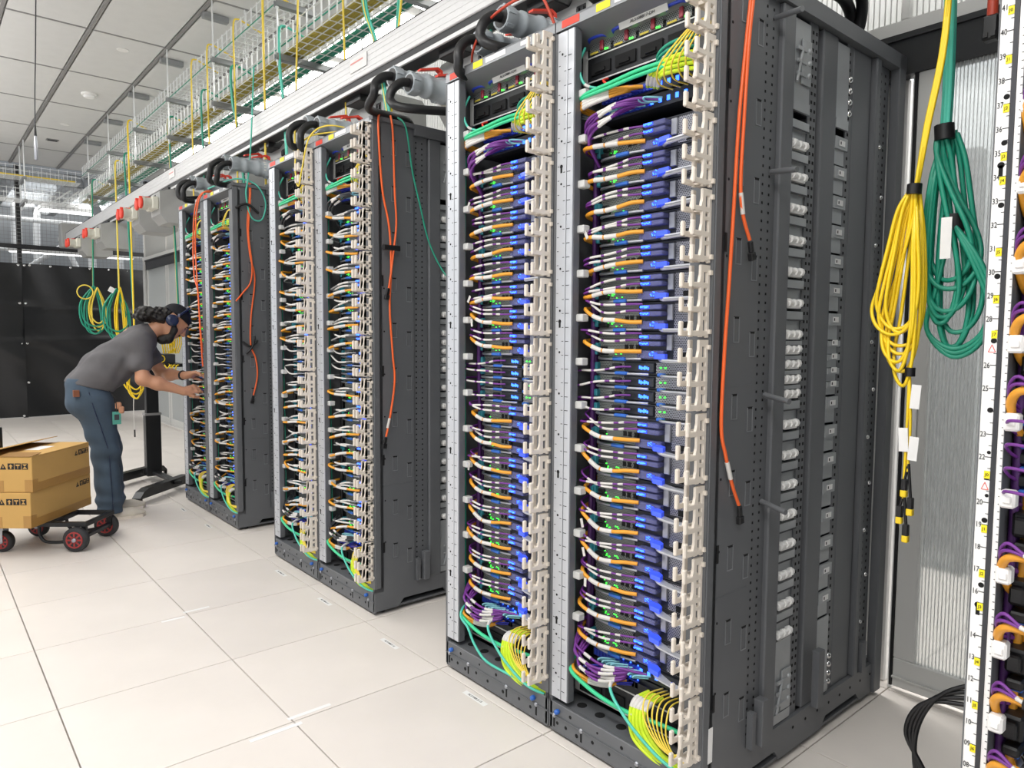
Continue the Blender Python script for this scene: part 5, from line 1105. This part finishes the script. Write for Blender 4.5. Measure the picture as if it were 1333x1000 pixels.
shF, elF, wrF = Vn(-.235, 3.03, 1.265), Vn(-.10, 2.97, 1.022), Vn(.0, 2.735, 1.02)
def hand(w, d, nrmv, side, curl):
    """palm and five unequal bent fingers; d points along the hand, nrmv out of the palm, thumb on the side given"""
    d = nrm(d); nv = nrm(nrmv-d*(nrmv@d)); l = np.cross(nv, d)*side; P = []
    P.append(('c', w, w+d*.035, .026, .028, .02)); 
    for o in (-.026, -.009, .009, .026): P.append(('c', w+d*.02+l*o*.7, w+d*.078+l*o, .015, .0125, .012))
    for j, (o, ln) in enumerate(((.028, .066), (.0095, .075), (-.0095, .070), (-.028, .055))):
        a = w+d*.078+l*o; c1 = curl[j]; b = a+(d*math.cos(c1)+nv*math.sin(c1))*ln*.5; c2 = c1*2.0
        c = b+(d*math.cos(c2)+nv*math.sin(c2))*ln*.32; c3 = c1*2.7; e = c+(d*math.cos(c3)+nv*math.sin(c3))*ln*.24
        P += [('c', a, b, .0098, .0088, .006), ('c', b, c, .0088, .0078, .006), ('c', c, e, .0078, .0066, .006)]
    t0 = w+d*.022+l*.022; t1 = t0+nrm(d*.65+l*.7+nv*.35)*.042; t2 = t1+nrm(d*.9+l*.15+nv*.45)*.034; t3 = t2+nrm(d*.9-l*.1+nv*.5)*.022
    P += [('c', t0, t1, .015, .0115, .012), ('c', t1, t2, .011, .0095, .006), ('c', t2, t3, .0095, .007, .006)]
    return P
body = [('c', shN, elN, .052, .044), ('c', elN, elN+(wrN-elN)*.35, .043, .044), ('c', elN+(wrN-elN)*.35, wrN, .044, .027),
        ('c', shF, elF, .050, .043), ('c', elF, elF+(wrF-elF)*.35, .041, .042), ('c', elF+(wrF-elF)*.35, wrF, .042, .026),
        ('c', (-.26, 2.85, 1.30), (-.16, 2.82, 1.375), .064, .058), ('c', (-.60, 2.86, .95), (-.30, 2.85, 1.26), .10, .12), ('c', shN, shF, .06, .06),
        ('c', (-.62, 2.78, .88), (-.54, 2.76, .48), .08, .05), ('c', (-.54, 2.76, .48), (-.525, 2.77, .09), .05, .035), ('c', (-.60, 2.96, .88), (-.47, 3.0, .50), .08, .05), ('c', (-.47, 3.0, .5), (-.455, 3.03, .09), .05, .035),
        ('e', H(-.015, 0, .03), (.098, .075, .098), HR), ('e', H(.03, 0, -.03), (.062, .058, .082), HR), ('e', H(.052, 0, -.085), (.032, .036, .028), HR, .03),
        ('c', H(.083, 0, .028), H(.112, 0, -.016), .010, .014, .012), ('e', H(.099, .0, -.022), (.012, .017, .009), HR, .01), ('e', H(.076, 0, .044), (.018, .05, .012), HR, .02),
        ('e', H(.085, 0, -.052), (.014, .024, .006), HR, .008), ('e', H(.084, 0, -.064), (.013, .021, .006), HR, .008),
        ('e', H(-.02, -.078, -.01), (.018, .010, .032), HR, .008), ('e', H(-.02, .078, -.01), (.018, .010, .032), HR, .008), ('e', H(.066, -.032, .022), (.012, .014, .010), HR, .01), ('e', H(.066, .032, .022), (.012, .014, .010), HR, .01)]
body += hand(wrN, Vn(.9, .10, .18), Vn(.25, .75, -.45), 1, (.35, .42, .5, .6)) + hand(wrF, Vn(.82, -.45, .18), Vn(.2, -.5, -.75), -1, (.3, .38, .45, .5))
def rel(me):
    me.transform(Matrix.Translation(-PB)); return me
obj('body', rel(sdf_mesh('body', body, K['skin'], .005, .03)), per)
fold = lambda X, Y, Z: .007*np.sin(38*(X*.6+Z*.9)+5*np.sin(9*Y))*np.exp(-((X+.50)/.16)**2)+.005*np.sin(60*(X-Z*.5)+4*Y)*np.exp(-((X+.42)/.12)**2-((Z-1.08)/.12)**2)
hemn = nrm(Vn(-.27, 0, -.96))
shirt = [('c', (-.63, 2.79, .95), (-.50, 2.78, 1.085), .128, .135), ('c', (-.63, 2.93, .95), (-.50, 2.93, 1.085), .128, .135),
         ('c', (-.50, 2.78, 1.085), (-.36, 2.775, 1.20), .135, .128), ('c', (-.50, 2.93, 1.085), (-.34, 2.93, 1.20), .135, .128),
         ('c', (-.36, 2.775, 1.20), (-.285, 2.80, 1.27), .125, .10), ('c', (-.34, 2.93, 1.20), (-.26, 2.90, 1.27), .125, .10), ('c', (-.28, 2.85, 1.30), (-.235, 2.845, 1.335), .085, .072),
         ('c', shN, shN+(elN-shN)*.56, .076, .078, .04), ('c', shN, (-.30, 2.80, 1.27), .085, .10, .05), ('c', shF, shF+(elF-shF)*.5, .074, .076, .04), ('c', shF, (-.27, 2.9, 1.27), .085, .10, .05)]
sn = nrm(elN-shN); sf = nrm(elF-shF)
obj('shirt', rel(sdf_mesh('shirt', shirt, K['shirt'], .007, .05, [((-.61, 2.86, .952), hemn)], fold)), per, label='charcoal short-sleeved t-shirt')
jf = lambda X, Y, Z: .005*np.sin(46*Z+6*np.sin(14*Y+3*X))*np.exp(-((Z-.50)/.16)**2)+.009*np.sin(62*Z+9*X+7*Y)*np.exp(-((Z-.12)/.08)**2)+.003*np.sin(40*Z+20*X)
jeans = [('c', (-.635, 2.80, .975), (-.635, 2.79, .86), .125, .125), ('c', (-.62, 2.93, .975), (-.61, 2.95, .86), .125, .12), ('c', (-.60, 2.785, .86), (-.535, 2.76, .50), .125, .085), ('c', (-.545, 2.76, .50), (-.518, 2.77, .09), .080, .086),
         ('c', (-.60, 2.95, .86), (-.475, 2.99, .52), .112, .080), ('c', (-.475, 2.99, .52), (-.455, 3.03, .09), .078, .084), ('e', (-.665, 2.82, .87), (.095, .12, .11), None)]
obj('jeans', rel(sdf_mesh('jeans', jeans, K['jeans'], .007, .035, [((0, 0, .055), Vn(0, 0, -1)), ((0, 0, 1.02), Vn(0, 0, 1))], jf)), per, label='blue denim jeans')
obj('side_seam', rel(MB().tube([(-.645, 2.664, .93), (-.615, 2.657, .80), (-.572, 2.66, .65), (-.535, 2.672, .50), (-.527, 2.678, .35), (-.52, 2.68, .20), (-.517, 2.683, .07)], .0035, n=5).mesh('side_seam', K['navy'])), per)
obj('leather_patch', rel(MB().box((-.735, 2.665, .90), (-.70, 2.70, .945), M=Matrix.Rotation(0, 4, 'Z')).mesh('leather_patch', K['patch'])), per)
for k, (hx_, hy) in enumerate(((-.535, 2.768), (-.465, 3.032))):
    tx, ty = ((-.30, 2.755), (-.235, 3.03))[k]
    s = [('c', (hx_+.02, hy, .045), (hx_+.035, hy, .085), .038, .044), ('c', (hx_+.02, hy, .040), (tx-.09, ty, .036), .038, .038), ('e', (tx-.075, ty, .030), (.082, .043, .027), None)]
    sh = obj('shoe', rel(sdf_mesh('shoe', s, K['shoe'], .005, .03, [((0, 0, .012), Vn(0, 0, -1))])), per)
    sole = [(hx_-.03, hy-.03), (hx_+.02, hy-.042), (tx-.10, ty-.047), (tx-.02, ty-.038), (tx+.008, ty), (tx-.02, ty+.038), (tx-.10, ty+.047), (hx_+.02, hy+.042), (hx_-.03, hy+.03), (hx_-.04, hy)]
    obj('sole', rel(MB().prism(sole, 'z', .0, .02).mesh('sole', K['cream'])), sh)
# head gear, hair, beard
obj('beanie', rel(sdf_mesh('beanie', [('e', H(-.018, 0, .042), (.108, .086, .099), HR)], K['beanie'], .005, .02, [(H(0, 0, .046), nrm(-ud*.98+fd*.12))])), per)
hair = [('e', H(-.085, 0, -.005), (.05, .076, .075), HR), ('e', (-.165, 2.80, 1.465), (.065, .066, .058), None), ('e', (-.225, 2.815, 1.478), (.066, .066, .056), None), ('e', (-.275, 2.825, 1.468), (.05, .055, .046), None)]
for q in range(26): hair.append(('e', (-.285+.012*(q % 13), 2.79+.02*(q//13)+.012*math.sin(q*2.3), 1.475+.026*math.sin(q*1.9)), (.024, .022, .022), None, .012))
obj('hair', rel(sdf_mesh('hair', hair, K['hair'], .005, .03, (), lambda X, Y, Z: .006*np.sin(95*X+3*np.sin(40*Z))*np.sin(80*Y+2*np.sin(50*X))+.005*np.sin(120*Z+60*X))), per)
beard = [('c', H(.035, -.058, -.045), H(.06, -.025, -.108), .022, .026), ('c', H(.035, .058, -.045), H(.06, .025, -.108), .022, .026), ('e', H(.052, 0, -.115), (.042, .048, .038), HR), ('e', H(.035, 0, -.15), (.034, .036, .032), HR), ('c', H(-.005, -.068, -.01), H(.035, -.058, -.05), .014, .02), ('c', H(-.005, .068, -.01), H(.035, .058, -.05), .014, .02), ('c', H(.093, -.022, -.043), H(.093, .022, -.043), .008, .008)]
obj('beard', rel(sdf_mesh('beard', beard, K['hair'], .005, .018)), per)
eye = MB()
for s_ in (-1, 1):
    c = H(.082, s_*.033, .020); eye.lathe(c, fd, [(-.004, .008), (.0, .007), (.002, .003)], 8); 
obj('eyes', rel(eye.mesh('eyes', K['black'])), per)
eb = MB()
for s_ in (-1, 1): eb.tube([H(.084, s_*.016, .036), H(.09, s_*.03, .041), H(.078, s_*.05, .036)], .004, n=6)
obj('eyebrows', rel(eb.mesh('eyebrows', K['hair'])), per)
hp = obj('headphones', rel(MB().tube([H(-.03, -.094, .0), H(-.022, -.098, .06), H(-.012, -.07, .13), H(-.01, 0, .158), H(-.012, .07, .13), H(-.022, .098, .06), H(-.03, .094, .0)], .0085, n=8).mesh('headphones', K['navy'])), per)
for s_ in (-1, 1):
    c = H(-.03, s_*.080, -.012)
    cm_ = MB(); cm_.lathe(c, sd*s_, [(0, .036), (.008, .044), (.022, .043), (.03, .036), (.033, .02)], 20)
    obj('ear_cup', rel(cm_.mesh('ear_cup', K['navy'])), hp)
    obj('ear_pad', rel(MB().lathe(c-sd*s_*.006, sd*s_, [(0, .034), (.004, .042), (.012, .04)], 18).mesh('ear_pad', K['black'])), hp)
    a = H(-.026, s_*.104, .045); obj('slider', rel(MB().box((-.006, -.003, -.012), (.006, .003, .012), M=Matrix.Translation(a)).mesh('slider', K['silver'])), hp)
# wrist strap on the far arm, badge on the belt
ring = [tuple(wrF+(elF-wrF)*.12+.03*(math.cos(a)*np.cross(nrm(elF-wrF), Vn(0, 0, 1))+math.sin(a)*Vn(0, 0, 1))) for a in np.linspace(0, 2*math.pi, 10)[:-1]]
obj('wrist_strap', rel(MB().tube(ring, .008, n=8, closed=True, sub=3).mesh('wrist_strap', K['black'])), per)
bd = obj('badge_lanyard', rel(MB().tube([(-.515, 2.69, .93), (-.485, 2.668, .87), (-.478, 2.669, .78)], .003, n=6).mesh('badge_lanyard', K['black'])), per)
obj('badge_card', rel(MB().box((-.506, 2.668, .695), (-.452, 2.672, .785), ch=.001).mesh('badge_card', K['badge'])), bd)
obj('badge_photo', rel(MB().box((-.494, 2.6665, .725), (-.464, 2.6685, .765)).mesh('badge_photo', K['dgrey'])), bd)
obj('key_cluster', rel(MB().box((-.485, 2.665, .80), (-.445, 2.69, .85), ch=.008).box((-.465, 2.66, .77), (-.43, 2.685, .82), ch=.008).mesh('key_cluster', K['skin'])), bd)
# ------------------------------------------------------------------ cart with two cartons
CL = Vector((-.77, .63, 0)).normalized(); CW = Vector((.63, .77, 0)).normalized()
CO = Vector((-.838, 2.069, 0))      # floor point of the near right wheel
ang = math.atan2(CL.y, CL.x)
cart = thing('folding_cart', 'low black folding cart with red-hubbed wheels under the two cartons', 'cart', CO, ang)
# local: x along CL, y across: CW is -y in this frame
WD = .335
b = MB()
for y in (-.02, -WD+.02): b.box((-.06, y-.014, .150), (.62, y+.014, .178), ch=.003)
for x in (-.06, .16, .42, .60): b.box((x, -WD+.02, .150), (x+.028, -.02, .176), ch=.003)
obj('deck_frame', b.mesh('deck_frame', K['steel']), cart)
b = MB().box((-.05, -WD+.03, .075), (-.02, -.03, .10), ch=.003)
for y in (-.03, -WD+.03): b.box((-.05, y-.012, .075), (-.02, y+.012, .16), ch=.003)
b.tube([(.24, -.03, .15), (.235, -.03, .09), (.20, -.03, .052), (.10, -.03, .05), (.0, -.03, .07)], .010, n=8)
b.tube([(.24, -WD+.03, .15), (.235, -WD+.03, .09), (.20, -WD+.03, .052), (.10, -WD+.03, .05), (.0, -WD+.03, .07)], .010, n=8)
obj('axle_frame', b.mesh('axle_frame', K['steel']), cart)
WH = MB().lathe((0, .022, 0), (0, -1, 0), [(0, .05), (.002, .070), (.010, .0755), (.034, .0755), (.042, .070), (.044, .05)], 28).mesh('tyre', K['rubber'])
HB = MB().lathe((0, .018, 0), (0, -1, 0), [(0, .046), (.032, .046)], 24, 0).lathe((0, .022, 0), (0, -1, 0), [(0, .022), (.044, .022)], 16)
HB.tube([(.047*math.cos(a), .022, .047*math.sin(a)) for a in np.linspace(0, 6.283, 17)[:-1]], .005, n=6, closed=True, sub=1).tube([(.047*math.cos(a), -.022, .047*math.sin(a)) for a in np.linspace(0, 6.283, 17)[:-1]], .005, n=6, closed=True, sub=1)
for q in range(8): HB.box((.016, .016, -.005), (.046, .0235, .005), 0, M=Matrix.Rotation(q*math.pi/4, 4, 'Y')); HB.box((.016, -.0235, -.005), (.046, -.016, .005), 0, M=Matrix.Rotation(q*math.pi/4, 4, 'Y'))
HB = HB.mesh('red_hub', K['wheelred'])
CAP = MB().lathe((0, .031, 0), (0, -1, 0), [(0, .006), (.001, .013), (.06, .013), (.062, .006)], 12).mesh('axle_cap', K['silver'])
for x, y, s in ((0, 0, 1), (0, -WD, 1), (.44, .0, .85), (.44, -WD, .85)):
    w = obj('wheel', WH, cart, (x, y, .0755*s)); w.scale = (s, 1, s); obj('red_hub', HB, w); obj('axle_cap', CAP, w)
for y in (0, -WD):
    obj('caster_fork', MB().box((.425, y-.03, .06), (.455, y-.026, .15)).box((.425, y+.026, .06), (.455, y+.03, .15)).box((.42, y-.03, .14), (.46, y+.03, .155)).mesh('caster_fork', K['silver']), cart)
def carton(name, lab, corner, z0, h, L, Wd, flap):
    """corner: right front bottom; L runs across the cart (away from the camera), Wd along it"""
    t = thing('cardboard_box', lab, 'box', corner+Vector((0, 0, z0)), ang, 'cartons on the cart')
    # local x along cart, -y away from the camera
    obj('carton_body', MB().box((0, -L, 0), (Wd, 0, h), ch=.003).mesh('carton_body', K['card']), t)
    obj('tape_strip', MB().box((-.0006, -L-.0006, .0), (.0, .0006, .05)).box((-.0008, -.05, .003), (0, .0008, .075)).box((-.0006, -.0, .003), (.045, .0008, .075)).box((Wd*.42, 0, 0), (Wd*.58, .0012, .07)).mesh('tape_strip', K['tape']), t)
    ic = MB()
    def tri(m, f): m.add([f(.0, 0), f(.03, 0), f(.015, .028)], [(0, 1, 2)])
    def front(u, v): return (.186-u*1.27, .0009, h-.072+v*1.27)
    def marks(f):
        m = MB(); tri(m, f)
        for q in range(3):
            u0 = .036+q*.032; m.add([f(u0, 0), f(u0+.029, 0), f(u0+.029, .029), f(u0, .029)], [(0, 1, 2, 3)])
        return m
    def glyphs(f):
        m = MB()
        m.add([f(.012, .008), f(.019, .008), f(.0155, .02)], [(0, 1, 2)])
        u = .036; m.add([f(u+.0145, .025), f(u+.005, .015), f(u+.024, .015)], [(0, 1, 2)]); m.add([f(u+.011, .004), f(u+.018, .004), f(u+.018, .015), f(u+.011, .015)], [(0, 1, 2, 3)])
        u = .068; m.add([f(u+.004, .024), f(u+.025, .024), f(u+.022, .017), f(u+.007, .017)], [(0, 1, 2, 3)]); m.add([f(u+.013, .004), f(u+.016, .004), f(u+.016, .017), f(u+.013, .017)], [(0, 1, 2, 3)])
        u = .10; m.add([f(u+.004, .025), f(u+.025, .025), f(u+.0145, .0145)], [(0, 1, 2)]); m.add([f(u+.004, .004), f(u+.025, .004), f(u+.0145, .0145)], [(0, 1, 2)])
        return m
    obj('handling_marks', marks(front).mesh('handling_marks', K['ink']), t); f2 = lambda u, v: (front(u, v)[0], .0016, front(u, v)[2])
    obj('mark_glyphs', glyphs(f2).mesh('mark_glyphs', K['card']), t)
    sd_ = lambda u, v: (-.0009, -L+.165-u*1.15, h-.062+v*1.15)
    obj('handling_marks', marks(sd_).mesh('handling_marks', K['ink']), t); s2 = lambda u, v: (-.0016,) + sd_(u, v)[1:]
    obj('mark_glyphs', glyphs(s2).mesh('mark_glyphs', K['card']), t)
    if flap:
        a = math.radians(9)
        fl = MB().box((0, -L+.004, 0), (Wd*.5, -.004, .004)); obj('top_flap', fl.mesh('top_flap', K['card']), t, (0, 0, h), (0, -a*.0, 0)); 
        o2 = obj('top_flap', MB().box((-Wd*.5, -L+.004, 0), (0, -.004, .004)).mesh('top_flap', K['card']), t, (Wd, 0, h), (0, a*1.3, 0))
        obj('end_flap', MB().box((.004, -.10, .006), (Wd*.48, 0, .009)).mesh('end_flap', K['cardd']), t, (0, .0, h-.004), (math.radians(-6), 0, 0))
        obj('shipping_label', MB().box((Wd*.28, -.40, .0045), (Wd*.5, -.24, .0055)).mesh('shipping_label', K['label']), t, (0, 0, h))
    return t
cor = Vector((-1.062, 2.074, 0))
carton('cardboard_box', 'lower cardboard carton, lying on the black cart', cor, .180, .212, .615, .40, False)
carton('cardboard_box', 'upper cardboard carton, flaps ajar, white label on its top', cor+CW*.0+Vector((.014, .0, 0)), .394, .208, .585, .40, True)
t = thing('cart_handle', 'black upright post cut off by the left edge behind the cartons', 'handle', CO+CL*.66, ang)
obj('upright', MB().box((-.015, -.33, .16), (.02, -.30, .70), ch=.004).box((-.015, -.03, .16), (.02, -.0, .70), ch=.004).box((-.015, -.33, .68), (.02, 0, .72), ch=.004).mesh('upright', K['steel']), t)
# ------------------------------------------------------------------ lift desk behind the person
t = thing('lift_desk', 'black T-footed lift desk beyond the stooping person', 'desk', (.07, 4.0, 0))
obj('lower_column', MB().box((-.07, -.045, .06), (.055, .045, .62), ch=.004).mesh('lower_column', K['steel']), t)
obj('upper_column', MB().box((-.058, -.036, .60), (.043, .036, 1.03), ch=.004).mesh('upper_column', K['steel']), t)
obj('collar', MB().box((-.075, -.05, .605), (.06, .05, .625)).mesh('collar', K['tee']), t)
def foot(p, q, nm):
    p, q = Vector(p), Vector(q); d = (q-p); L = d.length; a = math.atan2(d.y, d.x)
    poly = [(0, .055), (.05, .095), (.12, .115), (L-.12, .115), (L-.04, .095), (L, .06), (L, .045), (0, .045)]
    o = obj(nm, MB().prism(poly, 'y', -.035, .035).mesh(nm, K['steel']), t, p-Vector((.07, 4.0, 0)), (0, 0, a))
foot((-.275, 3.12, 0), (.30, 3.66, 0), 'front_foot'); foot((-.34, 3.86, 0), (.22, 4.3, 0), 'rear_foot')
obj('cross_beam', MB().box((-.03, -.62, .075), (.03, .1, .10), ch=.004).mesh('cross_beam', K['steel']), t, (0, 0, 0), (0, 0, .06))
for x, y in ((-.275, 3.13), (.29, 3.64), (-.33, 3.88), (.2, 4.28)):
    c = obj('caster', MB().cyl((-.012, 0, .026), (.012, 0, .026), .026, n=14).box((-.016, -.012, .03), (.016, .022, .05), ch=.003).mesh('caster', K['black']), t, (x-.07+.04, y-4.0+.04, 0))
obj('knob', MB().cyl((-.12, -.14, .11), (-.12, -.14, .15), .004, n=6).cyl((-.12, -.14, .15), (-.12, -.14, .158), .022, n=10).mesh('knob', K['steel']), t)
obj('desk_top', MB().box((-.12, -.06, 1.03), (.28, .5, 1.06), ch=.004).mesh('desk_top', K['steel']), t)
o = thing('cable_reel_box', 'black box with a yellow ring on its face, on the lift desk', 'box', (.13, 4.05, 1.062))
obj('case', MB().box((-.12, -.06, 0), (.14, .2, .085), ch=.006).mesh('case', K['dgrey']), o); obj('yellow_ring', MB().tube([(.02+.03*math.cos(a), -.062, .042+.03*math.sin(a)) for a in np.linspace(0, 6.283, 9)[:-1]], .005, n=6, closed=True, sub=3).mesh('yellow_ring', K['ylwb']), o)
obj('blue_pad', MB().box((-.10, -.04, .086), (-.02, .06, .11), ch=.004).mesh('blue_pad', K['navy']), o)
t2 = thing('yellow_cable_heap', 'yellow cables heaped and hanging over the lift desk', 'cable coil', (.2, 4.1, 1.15))
for q in range(6): obj('loop', MB().tube([(.0+.02*q, .0, .0), (-.02+.02*q, -.02, .16), (.03+.02*q, -.01, .26-.02*q), (.06+.02*q, .0, .12), (.05+.015*q, 0, .0)], .006, n=6).mesh('loop', K['ylwb']), t2)
for q in range(3): obj('loop', MB().tube([(-.08+.04*q, -.15, -.09), (-.06+.04*q, -.175, -.13), (-.03+.04*q, -.16, -.16), (0+.03*q, -.17, -.11), (.03+.03*q, -.15, -.10)], .006, n=6).mesh('loop', K['ylwb']), t2)
# ------------------------------------------------------------------ paper labels on the floor tiles
def floor_label(x, y, rot, w, txt, lab, h=.022):
    t = thing('floor_label', lab, 'label', (x, y, .0003), rot, 'paper labels on the floor')
    obj('paper', MB().box((-w/2, -h/2, 0), (w/2, h/2, .0006)).mesh('paper', K['label']), t)
    if txt: obj('lettering', text_mesh(txt, h*.62, K['ink']), t, (0, 0, .0008))
for k, (y, s) in enumerate(((-.885, 'AL5108B.D.15'), (-.28, 'AL5108B.D.16'), (.35, 'AL5108B.D.17'), (.90, 'AL5108B.D.18'), (2.16, 'AL5108B.D.20'), (2.75, 'AL5108B.D.21'))):
    floor_label(-.035 if k else -.032, y, -math.pi/2, .13 if k < 4 else .11, s, '%s printed floor label counted from the camera, along the rack fronts' % ORD[k])
for k, (x, y, w) in enumerate(((-.54, -.585, .16), (-.68, -.635, .18), (-.56, .645, .12), (-.68, .59, .10))):
    floor_label(x, y, 0, w, None, ('clear strip just past the nearest tile joint, right of the crossing', 'clear strip just before the nearest tile joint, left of the crossing', 'faint strip right of the second crossing', 'faint strip left of the second crossing')[k], .018)
